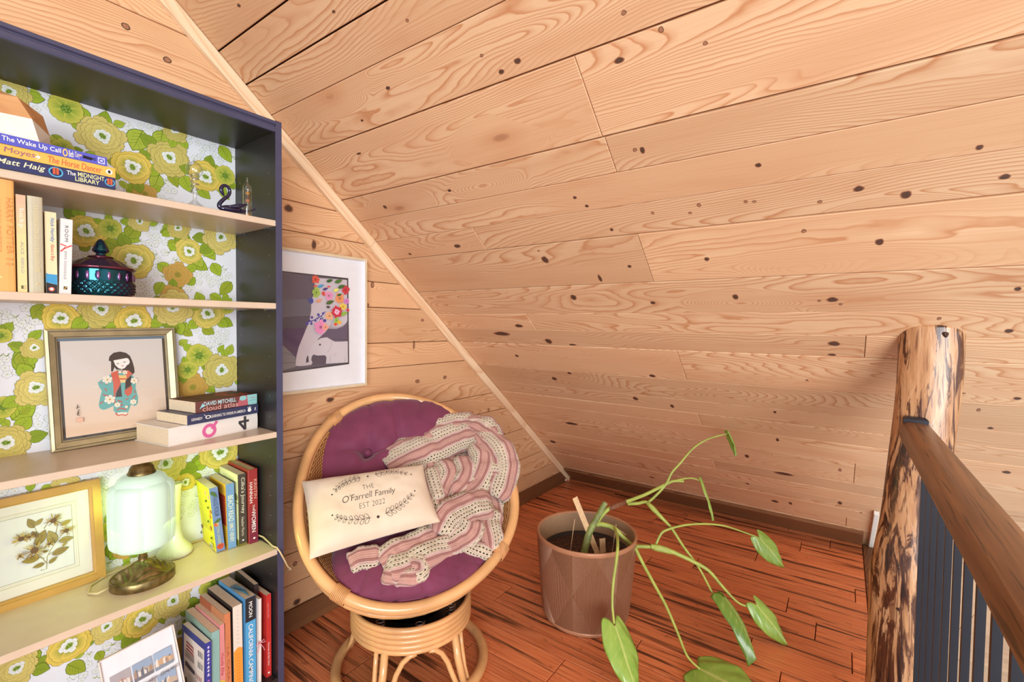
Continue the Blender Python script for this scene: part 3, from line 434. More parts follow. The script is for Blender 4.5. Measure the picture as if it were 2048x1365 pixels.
WALLKNOTS=[(0.463,2.051,0.011,0.009),(0.564,2.002,0.011,0.009),(0.946,1.628,0.018,0.016),(1.049,1.507,0.011,0.021),(1.338,1.648,0.009,0.009),(1.33,1.37,0.009,0.014),(1.304,1.28,0.009,0.007),(1.634,1.216,0.009,0.007),(1.578,1.095,0.007,0.021),(2.173,0.688,0.007,0.011),(2.38,0.546,0.005,0.005),(2.333,0.513,0.009,0.005),(0.966,0.257,0.009,0.009),(0.973,0.102,0.018,0.013),(1.202,0.956,0.011,0.009),(1.119,0.881,0.021,0.011),(1.798,0.915,0.013,0.009),(1.602,0.912,0.014,0.009)]
# ================================================================== SHELL
TH = math.radians(39.665); SI, CO = math.sin(TH), math.cos(TH); X0 = 3.2178
def cpt(s_, y, h=0.0):
    """point on the sloped ceiling: s up the slope, y along it, h into the room"""
    return (X0 - s_*CO - h*SI, y, s_*SI - h*CO)
rp = random.Random(3)
# ---- floor
floor = MB(); floor.box((-1.65, -1.885, -.06), (3.30, .02, -.0185))
floor = structure(floor.build('floor', 'floor_gap'))
FJ = {13: [-.936], 15: [-.513, -1.121], 16: [-1.573], 17: [-1.463], 18: [-1.775], 20: [-.937, -1.552], 21: [-1.139], 22: [-1.793, -.30],
      23: [-1.38], 24: [-.797], 25: [-1.559, -.943], 26: [-1.69, -.42], 14: [-.20, -1.30], 19: [-.62, -1.66]}
YF = -1.835
for k in range(-9, 28):
    xa = 1.313 + (k-13)*.1325; xb = xa + .1325
    if k == 27: xb = 3.215
    js = sorted(FJ.get(k, [-rp.uniform(.3, .8), -rp.uniform(1.1, 1.6)]), reverse=True)
    ys = [-.001] + js + [YF]
    for a, b in zip(ys[:-1], ys[1:]):
        L = a - b - .0030; W = xb - xa - .0030
        mb = MB(); mb.box((-L/2, -W/2, -.018), (L/2, W/2, 0), bev=.0014)
        mb.build('plank', 'floor', floor, matrix=basis(((xa+xb)/2, (a+b)/2, 0), (0,-1,0), (1,0,0), (0,0,1)))
ns = MB(); ns.box((-1.65, -1.888, -.20), (3.205, -1.8355, .002), bev=.003)
structure(ns.build('trim_3', 'base'))

# ---- gable wall
wl = MB()
wl.add([(-1.3, .02, 0), (X0, .02, 0), (X0-2.95/SI*CO, .02, 2.95), (-1.3, .02, 2.95), (-1.3, .05, 0), (X0, .05, 0), (X0-2.95/SI*CO, .05, 2.95), (-1.3, .05, 2.95)],
       [(0,1,2,3), (7,6,5,4), (0,4,5,1), (1,5,6,2), (2,6,7,3), (3,7,4,0)])
wall = structure(wl.build('wall_left', 'gap'))
ZS = [0, .180, .302, .507, .674, .784, .995, 1.108, 1.270, 1.384, 1.546, 1.660, 1.885, 2.102, 2.215, 2.43, 2.60, 2.80, 2.95]
for za, zb in zip(ZS[:-1], ZS[1:]):
    g = .0013
    z0, z1 = za+g, zb-g
    xr = lambda z: X0 - z/SI*CO + .004
    xs = [-1.25]
    if za < .4: xs += [.2]
    elif za in (1.108, 1.885): xs += [-.25]
    for i, xa in enumerate(xs):
        last = i == len(xs)-1
        b0 = xr(z0) if last else xs[i+1]-.001; b1 = xr(z1) if last else xs[i+1]-.001
        b0 = max(b0, xa+.01); b1 = max(b1, xa+.01)
        cx, cz = (xa+b0)/2, (z0+z1)/2
        e = .002
        V = [(xa-cx, z0-cz, 0), (b0-cx, z0-cz, 0), (b1-cx, z1-cz, 0), (xa-cx, z1-cz, 0)]
        F_ = [(xa-cx+e, z0-cz+e, .018), (b0-cx-e, z0-cz+e, .018), (b1-cx-e, z1-cz-e, .018), (xa-cx+e, z1-cz-e, .018)]
        Md = [(v[0], v[1], .016) for v in V]
        mb = MB(); mb.add(V+Md+F_, [(8,9,10,11)] + [(j, (j+1) % 4, 4+(j+1) % 4, 4+j) for j in range(4)] + [(4+j, 4+(j+1) % 4, 8+(j+1) % 4, 8+j) for j in range(4)] + [(3,2,1,0)])
        pl = mb.build('plank', 'pine_wall', wall, matrix=basis((cx, .018, cz), (1,0,0), (0,0,1), (0,-1,0)))
        for (kx, kz, a, b) in WALLKNOTS:
            if xa < kx < max(b0, b1) and z0 < kz < z1:
                kb = MB(); n = 20
                ph = rp.uniform(0, 6)
                def kn(rr, h): return [(kx-cx+a*rr*math.cos(2*PI*q/n)*(1+.08*math.sin(4*PI*q/n+ph)), kz-cz+b*rr*math.sin(2*PI*q/n)*(1+.08*math.cos(6*PI*q/n+ph)), h) for q in range(n)]
                kb.add(kn(1, .0181)+kn(.94, .0184), [tuple(range(n, 2*n))] + [(q, (q+1) % n, n+(q+1) % n, n+q) for q in range(n)], 0)
                kb.add(kn(.7, .0186), [tuple(range(n))], 1)
                kb.build('knot', ['knot_dark', 'knot_mid'] if min(a, b) < .0095 else ['knot_mid', 'knot_dark'], pl)

# ---- sloped ceiling
ce = MB()
yA, yB = 0.05, -4.6
o_ = [cpt(-3.6, yA, -.021), cpt(4.62, yA, -.021), cpt(4.62, yB, -.021), cpt(-3.6, yB, -.021)]
o2 = [cpt(-3.6, yA, -.05), cpt(4.62, yA, -.05), cpt(4.62, yB, -.05), cpt(-3.6, yB, -.05)]
ce.add(o_+o2, [(0,1,2,3), (7,6,5,4), (0,4,5,1), (1,5,6,2), (2,6,7,3), (3,7,4,0)])
ceil = structure(ce.build('ceiling', 'gap'))
SS = [-3.55, -3.4, -3.2, -3.0, -2.87, -2.66, -2.45, -2.34, -2.18, -1.99, -1.78, -1.61, -1.40, -1.29, -1.12, -.91, -.80, -.64, -.53, -.32, -.16, -.05, .096, .206, .336, .448, .548, .657, .764, .965, 1.130, 1.243, 1.353, 1.517, 1.729, 1.842, 1.954,
      2.117, 2.331, 2.444, 2.557, 2.669, 2.884, 3.045, 3.157, 3.270, 3.485, 3.65, 3.76, 3.97, 4.13, 4.35, 4.60]
CJ = {2.669: [-1.177], 2.557: [-1.183, -3.0], 2.331: [-.576], 2.117: [-1.181, -3.61], 1.842: [-.570, -2.99], 1.729: [-1.774], 1.517: [-1.178, -3.6], .764: [-1.774],
      1.130: [-1.176, -3.0], .657: [-1.172], .206: [-1.757], .336: [-2.4], .965: [-3.0], 1.353: [-3.0], 1.954: [-3.62], 2.444: [-3.0], 2.884: [-2.38], 3.045: [-2.4], 3.27: [-2.38], -.53: [-1.2, -3.0], -.91: [-2.4], -1.4: [-3.0]}
WIDE = {1.517, 1.729, 2.669, 2.884, 3.157, 3.27, 2.117, 2.331}
for sa, sb in zip(SS[:-1], SS[1:]):
    lo = sa + (.0022 if sa in WIDE else .0009); hi = sb - (.0022 if sb in WIDE else .0009)
    ys = [-.001] + CJ.get(sa, [-2.39] if int(sa*100) % 2 else []) + [-4.58]
    for a, b in zip(ys[:-1], ys[1:]):
        L = a-b-.0016; W = hi-lo; cy = (a+b)/2; sc = (lo+hi)/2
        h = rp.uniform(-.0012, .0008)
        mb = MB(); mb.box((-L/2, -W/2, -.02), (L/2, W/2, h), bev=.0016)
        pl = mb.build('plank', 'pine', ceil, matrix=basis(cpt(sc, cy), (0,-1,0), (-CO,0,SI), (-SI,0,-CO)))
        for (ky, ks, ra, rb) in KNOTS:
            if b < ky < a and lo < ks < hi:
                kb = MB(); n = 20; ph = rp.uniform(0, 6); kx = cy-ky; kz = ks-sc
                rb = min(rb, kz+W/2-.001, W/2-kz-.001)
                if rb < .002: continue
                ra *= .82; rb *= .82
                def kn(rr, hh): return [(kx+ra*rr*math.cos(2*PI*q/n)*(1+.08*math.sin(4*PI*q/n+ph)), kz+rb*rr*math.sin(2*PI*q/n)*(1+.08*math.cos(6*PI*q/n+ph)), h+hh) for q in range(n)]
                kb.add(kn(1, .0001)+kn(.95, .0005), [tuple(range(n, 2*n))] + [(q, (q+1) % n, n+(q+1) % n, n+q) for q in range(n)], 0)
                kb.add(kn(.78, .0007), [tuple(range(n))], 1)
                kb.build('knot', ['knot_dark', 'knot_mid'] if ra < .0065 else ['knot_mid', 'knot_dark'], pl)

# ---- trims and baseboards
def beam(name, mat, A, B, wdir, hdir, w, h, bev=.002):
    A, B = Vector(A), Vector(B); X = (B-A).normalized(); L = (B-A).length
    mb = MB(); mb.box((0, 0, 0), (L, w, h), bev=bev)
    return structure(mb.build(name, mat, matrix=basis(A, X, wdir, hdir)))
# batten where the gable wall meets the slope: its wide face looks down the room
beam('trim_1', 'trim', cpt(.045, 0, .002), cpt(2.45, 0, .002), (0,-1,0), (-SI,0,-CO), .022, .042)
beam('trim_4', 'trim', cpt(2.4515, 0, .002), cpt(4.55, 0, .002), (0,-1,0), (-SI,0,-CO), .022, .042)
beam('baseboard_left', 'base', (.79, 0, .0005), (3.11, 0, .0005), (0,0,1), (0,-1,0), .087, .016)
beam('baseboard_right', 'base', cpt(.016, -.034, .001), cpt(.016, -1.835, .001), (-CO,0,SI), (-SI,0,-CO), .178, .018)
beam('trim_2', 'white_paint', cpt(.03, -1.862, .001), cpt(.50, -1.862, .001), (0,-1,0), (-SI,0,-CO), .02, .02)
# ================================================================== BOOKCASE
BX0, BX1 = -.045, .772          # outer faces of the side panels
BY0, BY1 = -.277, -.003         # front, back
ZT = 1.819
SH = [1.514, 1.258, .854, .480, .062]
bk = thing('bookcase', 'tall black-brown bookcase with pale shelves and green floral wallpaper back', 'bookcase', (.36, -.14, 0))
def bpart(name, mat, lo, hi, bev=.001):
    mb = MB(); mb.box(lo, hi, bev=bev); return wpart(mb, name, mat, bk)
for x in (BX0, BX1-.019):
    sp = bpart('side_panel', 'black_lam', (x, BY0+.0016, 0), (x+.019, BY1, ZT))
    mb = MB(); mb.box((x-.0002, BY0, 0), (x+.0192, BY0+.0016, ZT+.0008), bev=.0006)
    wpart(mb, 'edge_strip', 'edge_navy', bk).parent = sp
tp = bpart('top_panel', 'black_lam', (BX0+.019, BY0+.012, ZT-.031), (BX1-.019, BY1, ZT-.012))
# stepped cornice along the front of the top
mb = MB()
prof = [(BY0+.013, ZT-.034), (BY0+.002, ZT-.034), (BY0, ZT-.030), (BY0, ZT-.020), (BY0+.004, ZT-.017), (BY0+.004, ZT-.014), (BY0-.001, ZT-.011), (BY0-.001, ZT-.003), (BY0+.003, ZT), (BY0+.013, ZT)]
n = len(prof); xa, xb = BX0+.0195, BX1-.0195
mb.add([(xa, y, z) for y, z in prof]+[(xb, y, z) for y, z in prof], [(i, (i+1) % n, n+(i+1) % n, n+i) for i in range(n)]+[tuple(range(n-1, -1, -1)), tuple(range(n, 2*n))])
wpart(mb, 'cornice', 'edge_navy', bk)
bpart('back_board', 'black_lam', (BX0+.004, -.009, .03), (BX1-.004, -.003, ZT-.012), 0)
for i, z in enumerate(SH):
    mt = 'maple' if i < 4 else 'black_lam'
    s_ = bpart('shelf', mt, (BX0+.0195, BY0+.0015, z-.018), (BX1-.0195, -.0135, z), .0012)
    if i < 4:
        for y in (-.235, -.05):
            mb = MB(); mb.tube([(BX1-.0195, y, z-.0215), (BX1-.033, y, z-.0215)], .003, 8); mb.box((BX1-.036, y-.004, z-.0205), (BX1-.0195, y+.004, z-.0184))
            wpart(mb, 'shelf_pin', 'steel', bk)
bpart('plinth', 'black_lam', (BX0+.0195, BY0+.02, 0), (BX1-.0195, BY0+.035, .043))
mb = MB()
z = .13
while z < ZT-.1:
    if all(abs(z-q) > .028 for q in SH):
        for y in (-.235, -.045):
            c = (BX1-.0191, y, z); k = 8
            mb.add([(c[0]-.0003, y+.0026*math.cos(2*PI*i/k), z+.0017*math.sin(2*PI*i/k)) for i in range(k)], [tuple(range(k))])
    z += .064
o = wpart(mb, 'peg_holes', simple('peg_hole', (128, 118, 112), .5), bk); o['kind'] = 'stuff'

# ---- floral wallpaper on the back board
wpb = MB(); wpb.box((BX0+.0195, -.0128, .055), (BX1-.0195, -.0092, ZT-.031))
paper = wpart(wpb, 'wallpaper', simple('wallpaper_ground', (232, 233, 238), .6, vary=.02), bk)
rw = random.Random(11)
def wfn(u, v, z): return (min(max(u, BX0+.02), BX1-.0198), -.0129-z, min(max(v, .056), ZT-.0312))
art = Art(wfn, dz=.000003)
GR, GD = (160, 182, 50), (104, 128, 32)
PT = {'P': [((204, 188, 104), (164, 160, 70)), ((214, 196, 114), (172, 166, 80))], 'Y': [((230, 200, 90), (170, 174, 66)), ((222, 200, 98), (170, 176, 74))],
      'F': [((206, 200, 84), (134, 160, 52))], 'O': [((206, 164, 82), (172, 146, 64))]}
for hi_, (x, z, r) in enumerate(WP_HYDR):
    art.z = (hi_ % 5)*.0000011+hi_*.00000013
    m_ = max(5, int((r/.012)**2*1.1))
    for q in range(m_):
        a = rw.uniform(0, 2*PI); d = r*math.sqrt(rw.random())*.95
        px, pz = x+d*math.cos(a), z+d*math.sin(a); rr = rw.uniform(.0075, .0105)
        ph = rw.uniform(0, 6)
        P = [(px+rr*(.62+.38*abs(math.cos(2.5*(2*PI*k/20)+ph)))*math.cos(2*PI*k/20), pz+rr*(.62+.38*abs(math.cos(2.5*(2*PI*k/20)+ph)))*math.sin(2*PI*k/20)) for k in range(20)]
        art.poly([(px+(p[0]-px)*1.10, pz+(p[1]-pz)*1.10) for p in P], (150, 158, 150))
        art.fan(px, pz, P, (214, 218, 208), (238, 240, 240))
        art.disc(px, pz, .0011, (176, 152, 84), 5)
    for q in range(4):
        a = rw.uniform(0, 2*PI); d = r*rw.uniform(.7, 1.05); px, pz = x+d*math.cos(a), z+d*math.sin(a)
        art.line([(px, pz), (px+.006, pz+.007)], .002, GD, .001); art.line([(px, pz), (px-.006, pz+.006)], .0022, GR, .001)
for hi_, (x0, z0, x1, z1) in enumerate(WP_LEAVES):
    art.z = .0005+(hi_ % 7)*.00004+hi_*.00000037
    L = math.hypot(x1-x0, z1-z0); g = rw.choice([(164, 184, 52), (152, 174, 44), (172, 186, 64), (156, 168, 48)])
    art.leaf(x0, z0, x1, z1, L*rw.uniform(.30, .40), g, GD)
for hi_, (t, x, z, r) in enumerate(WP_FLOWERS):
    art.z = .0009+(hi_ % 5)*.0003+hi_*.00000071
    for q in range(3 if t in 'PY' else 2):
        a = rw.uniform(0, 2*PI); d = r*.75
        art.leaf(x+d*math.cos(a), z+d*math.sin(a), x+(r*1.5)*math.cos(a), z+(r*1.5)*math.sin(a), r*.3, rw.choice([GR, (138, 158, 44)]), GD)
    c, ci = rw.choice(PT[t]); ol = tuple(int(v*.74) for v in c); ph = rw.uniform(0, 6)
    if t == 'P':
        cx_, cz_ = x-.10*r*math.cos(ph), z+.12*r
        for ring, nn in ((1.0, 10), (.82, 9), (.64, 8), (.48, 7)):
            art.petals(x+(cx_-x)*(1-ring), z+(cz_-z)*(1-ring), r*ring, nn, tuple(min(255, int(v*(1.10-.08*ring))) for v in c), ci, ph+ring*3, .60, ol, .16)
        x, z = x+(cx_-x)*.6, z+(cz_-z)*.6
        art.petals(x, z, r*.34, 7, (240, 242, 244), (206, 214, 190), ph, .52, (140, 150, 110), .2)
        art.disc(x, z, r*.15, (110, 140, 44), 12, (84, 116, 30), ry=r*.10, rot=ph)
    elif t == 'Y':
        art.petals(x, z, r, 6, c, ci, ph, .62, ol, .14); art.petals(x, z, r*.80, 5, tuple(min(255, v+10) for v in c), (128, 146, 52), ph+.4, .62, ol, .14)
        art.petals(x, z, r*.44, 7, (242, 244, 246), (214, 220, 200), ph, .50, (150, 158, 120), .2)
        art.disc(x, z, r*.19, (126, 152, 50), 12, (84, 120, 34), ry=r*.13, rot=ph)
    elif t == 'F':
        art.petals(x, z, r, 6, c, ci, ph, .62, ol, .12); art.disc(x, z, r*.3, (104, 136, 44), 12, (84, 118, 34))
    else:
        for ring, nn in ((1.0, 9), (.72, 8), (.46, 6)): art.petals(x, z, r*ring, nn, c, ci, ph+ring, .60, ol, .15)
        art.disc(x, z, r*.2, (150, 140, 54), 8)
    if t != 'O':
        rc = r*(.17 if t == 'P' else .22 if t == 'Y' else .3)
        for q in range(9): 
            a = q*2.4; d = rc*math.sqrt(q/9.)*.9; art.disc(x+d*math.cos(a), z+d*math.sin(a), rc*.16, (160, 182, 74), 5)
o = art.build('flower_print', bk, world=True); o.parent = paper; o['kind'] = 'stuff'

# ================================================================== BOOKS
M['pages'] = simple('book_pages', (226, 204, 172), .8, vary=.08, nscale=220)
M['pages_w'] = simple('book_pages_white', (232, 222, 204), .8, vary=.06, nscale=220)
_cm = {}
def cover_mat(c, rough=.38):
    if (c, rough) not in _cm: _cm[(c, rough)] = simple('cover_%d_%d_%d' % c, c, rough, vary=.03, nscale=40)
    return _cm[(c, rough)]
def frame_up(p, lean=0.0, yaw=0.0):
    """upright book: x thickness, y depth (spine at y=0 facing the room), z height"""
    return Matrix.Translation(Vector(p)) @ Matrix.Rotation(yaw, 4, 'Z') @ Matrix.Rotation(lean, 4, 'Y')
def frame_lie(p, yaw=0.0):
    """lying book, spine to the room: x -> up, z -> to the left; origin = right end, bottom edge of the spine"""
    return Matrix.Translation(Vector(p)) @ Matrix.Rotation(yaw, 4, 'Z') @ Matrix(((0,0,-1,0),(0,1,0,0),(1,0,0,0),(0,0,0,1)))
def book(label, mx, t, d, h, cover, texts=(), hard=False, pages='pages', shapes=None, group=None, side=None, spine=None, rough=.38, round_=False):
    r = thing('book', label, 'book', mx.to_translation(), (Matrix.Translation(-mx.to_translation()) @ mx), group)
    ct = .0022 if hard else .0007; ov = .003 if hard else 0.0
    mb = MB()
    mb.box((0, .0, 0), (ct, d, h), bev=.0004); mb.box((t-ct, .0, 0), (t, d, h), bev=.0004)
    if round_:
        k = 7; V = []
        for i in range(k):
            a = PI*i/(k-1); V.append((t/2-t/2*math.cos(a), -.0025*math.sin(a)))
        vs = [(x, y, 0) for x, y in V]+[(x, y, h) for x, y in V]+[(x, y+.0015, 0) for x, y in V]+[(x, y+.0015, h) for x, y in V]
        fs = [(i, i+1, k+i+1, k+i) for i in range(k-1)]+[(2*k+i+1, 2*k+i, 3*k+i, 3*k+i+1) for i in range(k-1)]+[(k+i, k+i+1, 3*k+i+1, 3*k+i) for i in range(k-1)]
        mb.add(vs, fs); ys = -.0027
    else:
        mb.box((0, -.0004, 0), (t, .0012, h), bev=.0003); ys = -.0006
    mb.build('cover', cover_mat(cover, rough), r)
    pg = MB(); pg.box((ct+.0002, .0014, ov), (t-ct-.0002, d-ov-.0015, h-ov))
    pg.build('pages', pages, r)
    def sfn(u, v, z): return (u, ys-z, v)          # spine plane
    a = Art(sfn)
    if spine: a.poly([(0.0003, .0003), (t-.0003, .0003), (t-.0003, h-.0003), (.0003, h-.0003)], spine)
    if shapes: shapes(a, t, h)
    for tx in texts:
        body, f0, f1, c0, hf, c = tx[:6]; kw = tx[6] if len(tx) > 6 else {}
        # vertical text: reads from the head of the spine down
        al = Art(sfn, .0005)
        al.text(body, t*(.5+c0), h*(1-(f0+f1)/2), h*abs(f1-f0), t*hf, c, vert=True, **kw)
        al.build('lettering', r)
    if a.col: a.build('spine_print', r)['kind'] = 'stuff'
    if side:
        def cf(u, v, z): return (-.0002-z, u, v)     # the cover that faces left
        a2 = Art(cf); side(a2, d, h); a2.build('cover_print', r)
    return r
W_ = (240, 238, 232)
# --- stack lying on the top shelf
GS1 = 'books lying in a stack on the top shelf'
def mid_sh(a, t, h):
    for f, s in ((.56, 1.0), (.955, .8)):
        a.disc(t*.5, h*(f and (1-f)), t*.42*s, (90, 170, 205), 16, ry=.012*s); a.disc(t*.5, h*(1-f), t*.32*s, (30, 40, 84), 16, ry=.0095*s)
        a.poly([(t*.3, h*(1-f)-.005), (t*.3, h*(1-f)+.005), (t*.85, h*(1-f)+.005), (t*.85, h*(1-f)-.005)], (196, 92, 62))
        a.line([(t*.3, h*(1-f)), (t*.85, h*(1-f))], .001, (60, 40, 50))
book('navy paperback with cream and orange spine print, bottom of the stack on the top shelf', frame_lie((.362, -.2835, 1.5142), -.02), .0262, .15, .235, (38, 46, 96),
     [('Matt Haig', .18, .49, .02, .56, (238, 230, 190), dict(bold=.02, shear=.25)), ('The', .635, .70, .16, .36, W_, dict(bold=.02)), ('MIDNIGHT', .715, .912, .20, .38, (238, 230, 170), dict(bold=.02)), ('LIBRARY', .695, .875, -.24, .36, (238, 230, 170), dict(bold=.02))], shapes=mid_sh)
def horse_sh(a, t, h):
    a.poly([(t*.15, h*.575), (t*.55, h*.55), (t*.9, h*.585), (t*.7, h*.56), (t*.45, h*.545)], (246, 240, 230)); a.poly([(t*.3, h*.6), (t*.6, h*.56), (t*.5, h*.54)], (246, 240, 230))
    a.disc(t*.5, h*.05, t*.26, (246, 240, 226), 14, ry=.0062); a.disc(t*.5, h*.05, t*.18, (60, 50, 40), 10, ry=.0028)
book('amber paperback with red lettering, middle of the stack on the top shelf', frame_lie((.3625, -.283, 1.5406), .0), .0232, .15, .235, (236, 180, 84),
     [('Jojo Moyes', .07, .42, .0, .62, (150, 104, 128), dict(shear=.1)), ('The Horse Dancer', .504, .89, .0, .62, (206, 104, 78), dict(shear=.1))], shapes=horse_sh)
def wake_sh(a, t, h):
    a.disc(t*.5, h*.365, t*.42, (226, 190, 104), 14, ry=.0045); a.disc(t*.5, h*.365, t*.26, (90, 94, 190), 12, ry=.0025)
    a.poly([(t*.35, h*.22), (t*.68, h*.21), (t*.6, h*.13), (t*.3, h*.14)], (30, 28, 44)); a.line([(t*.42, h*.2), (t*.42, h*.1)], .0015, (30, 28, 44)); a.line([(t*.58, h*.2), (t*.58, h*.1)], .0015, (30, 28, 44)); a.disc(t*.58, h*.235, .0022, (222, 176, 140), 8)
    a.poly([(t*.15, h*.085), (t*.85, h*.085), (t*.85, h*.02), (t*.15, h*.02)], (190, 192, 228)); a.disc(t*.5, h*.052, t*.24, (74, 80, 180), 12); a.disc(t*.5, h*.052, t*.14, (190, 192, 228), 10)
book('violet-blue paperback with white lettering, topmost of the stack on the top shelf', frame_lie((.347, -.283, 1.564), .015), .0205, .14, .20, (84, 88, 190),
     [('The Wake Up Call', .15, .60, .0, .62, W_, dict(bold=.03)), ("Beth", .665, .705, .0, .7, W_, dict(bold=.02)), ("O'Leary", .715, .755, .0, .8, W_)], shapes=wake_sh)

# --- upright row, second shelf
z2 = SH[1]+.0003; GS2 = 'books standing on the second shelf'
def gold_marks(a, t, h):
    rr = random.Random(5)
    y = h*.9
    while y > h*.22:
        a.line([(t*.4, y), (t*rr.uniform(.62, .72), y)], .0012, (222, 204, 150)); y -= rr.uniform(.0035, .006)
    a.poly([(t*.4, h*.09), (t*.65, h*.09), (t*.52, h*.105)], (226, 204, 140))
def hp_sh(a, t, h):
    a.poly([(t*.35, h*.12), (t*.6, h*.12), (t*.475, h*.145)], (240, 206, 140))
book('tall pale orange hardback at the left end of the second shelf', frame_up((.1505, -.262, z2)), .0455, .17, .2365, (226, 172, 100),
     [('HARRY POTTER', .16, .66, .32, .2, (218, 148, 84)), ('HARRY POTTER', .18, .66, -.02, .14, (222, 158, 96)), ('II', .70, .76, .3, .2, (214, 150, 90))], hard=True, shapes=hp_sh, round_=True)
def lucky_sh(a, t, h):
    n = 10
    for i in range(n):
        f = i/(n-1.); c = tuple(int(p+(q-p)*min(1, f*2.2)) for p, q in zip((228, 178, 150), (232, 208, 150)))
        a.poly([(.0004, h*(1-(i+1)/n)), (t-.0004, h*(1-(i+1)/n)), (t-.0004, h*(1-i/n)), (.0004, h*(1-i/n))], c)
    a.poly([(t*.35, h*.035), (t*.85, h*.035), (t*.85, h*.07), (t*.35, h*.07)], (110, 104, 70)); a.poly([(t*.6, h*.037), (t*.83, h*.037), (t*.83, h*.068), (t*.6, h*.068)], (206, 190, 140))
book('slim peach and cream paperback between two pale hardbacks', frame_up((.1990, -.258, z2)), .0150, .14, .2105, (220, 190, 142),
     [('lucky', .14, .34, .0, .62, (240, 226, 212), dict(bold=.01)), ('ALICE', .48, .61, .05, .3, (134, 144, 150)), ('SEBOLD', .64, .80, .05, .3, (134, 152, 170))], shapes=lucky_sh)
book('pale sage hardback with faint gold marks on its spine', frame_up((.2165, -.258, z2)), .0238, .155, .2115, (190, 182, 156), hard=True, shapes=gold_marks, round_=True)
def hornby_sh(a, t, h):
    a.poly([(.0004, 0.0004), (t-.0004, .0004), (t-.0004, h*.11), (.0004, h*.135)], (52, 48, 52))
    a.poly([(.0004, h*.135), (t*.5, h*.125), (t-.0004, h*.11), (t-.0004, h*.235), (t*.2, h*.24), (.0004, h*.25)], (72, 154, 204))
    a.disc(t*.48, h*.055, t*.26, (222, 112, 88), 14); a.disc(t*.48, h*.055, t*.15, W_, 10)
def hornby_side(a, d, h):
    a.poly([(0, 0), (d, 0), (d, h*.5), (0, h*.35)], (206, 178, 100)); a.poly([(0, 0), (d, 0), (d, h*.1), (0, h*.1)], (52, 48, 52)); a.poly([(0, h*.1), (d, h*.1), (d, h*.2), (0, h*.2)], (72, 154, 204))
book('cream paperback with blue and dark foot and script title, beside the white paperback', frame_up((.2440, -.252, z2)), .0190, .13, .184, (228, 214, 172),
     [('Nick Hornby', .07, .37, .1, .42, (74, 120, 186), dict(shear=.2, bold=.01)), ('About a Boy', .39, .60, .08, .4, (196, 92, 84), dict(shear=.2))], shapes=hornby_sh, side=hornby_side)
def room_sh(a, t, h):
    a.line([(0.0004, h*.66), (t*.5, h*.64), (t*.3, h*.60), (t*.8, h*.645), (t-.0004, h*.655)], .003, (222, 98, 90)); a.line([(t*.3, h*.60), (t*.05, h*.56)], .003, (222, 98, 90))
    a.poly([(t*.36, h*.065), (t*.66, h*.065), (t*.66, h*.105), (t*.36, h*.105)], (74, 66, 44)); a.line([(t*.42, h*.07), (t*.6, h*.1)], .0015, (216, 176, 92))
book('white paperback with a red zigzag line, leaning by the lidded glass dish', frame_up((.2655, -.250, z2), .030), .0205, .13, .174, (226, 222, 220),
     [('ROOM', .09, .30, .0, .28, (104, 104, 108), dict(spacing=1.2)), ('EMMA DONOGHUE', .43, .80, -.05, .2, (150, 148, 150), dict(spacing=1.2))], shapes=room_sh)

# --- stack on the third shelf, in front of the doll picture
z3 = SH[2]+.0003; ry3 = math.atan2(.049, .274)
def q_sh(a, t, h):
    a.disc(t*.47, h*.585, t*.40, (216, 104, 156), 28); a.disc(t*.47, h*.585, t*.21, (232, 222, 214), 24)
    a.line([(t*.55, h*.56), (t*.93, h*.50)], t*.17, (216, 104, 156))
    k = (66, 62, 64)
    a.line([(t*.10, h*.165), (t*.92, h*.165)], t*.16, k); a.line([(t*.62, h*.245), (t*.62, h*.115)], t*.14, k); a.line([(t*.12, h*.165), (t*.62, h*.24)], t*.14, k)
def rot3(p): return frame_lie(p, ry3)
book('thick white hardback with a pink Q, bottom of the stack by the doll picture', rot3((.7385, -.181, z3)), .0515, .165, .262, (234, 226, 218), hard=True, shapes=q_sh, round_=True)
def swear_sh(a, t, h):
    a.disc(t*.5, h*.735, t*.18, W_, 12, ry=.008); a.disc(t*.5, h*.735, t*.11, (50, 54, 88), 12, ry=.005); a.line([(t*.62, h*.76), (t*.8, h*.79)], .0012, W_)
    a.disc(t*.5, h*.14, t*.22, W_, 9, ry=.0065); a.line([(t*.62, h*.15), (t*.85, h*.165)], .002, W_); a.line([(t*.62, h*.14), (t*.9, h*.14)], .002, W_); a.line([(t*.62, h*.13), (t*.85, h*.12)], .002, W_)
    a.text('R', t*.52, h*.05, .006, t*.34, W_, shear=.2, vert=True)
book('navy paperback with small white lettering, middle of the stack by the doll picture', rot3((.738, -.189, z3+.052)), .0285, .15, .215, (56, 60, 92),
     [('KENNEDY', .05, .19, -.02, .26, W_, dict(bold=.02)), ('LEARNING TO SWEAR IN AMERICA', .30, .80, .0, .3, W_, dict(bold=.02))], shapes=swear_sh)
def cloud_sh(a, t, h):
    a.poly([(.0004, 0.0004), (t-.0004, .0004), (t-.0004, h*.18), (.0004, h*.16)], (150, 206, 204)); a.poly([(.0004, h*.16), (t-.0004, h*.18), (t-.0004, h*.30), (t*.3, h*.34), (.0004, h*.38)], (190, 104, 112))
    a.disc(t*.75, h*.25, t*.24, (150, 206, 204), 9, ry=.012); a.line([(t*.4, h*.14), (t*.45, h*.02)], .0015, (110, 170, 170)); a.line([(t*.7, h*.12), (t*.65, h*.03)], .0015, (190, 120, 120))
    a.poly([(t*.3, h*.945), (t*.8, h*.90), (t*.72, h*.89), (t*.5, h*.87), (t*.45, h*.905)], (150, 214, 226))
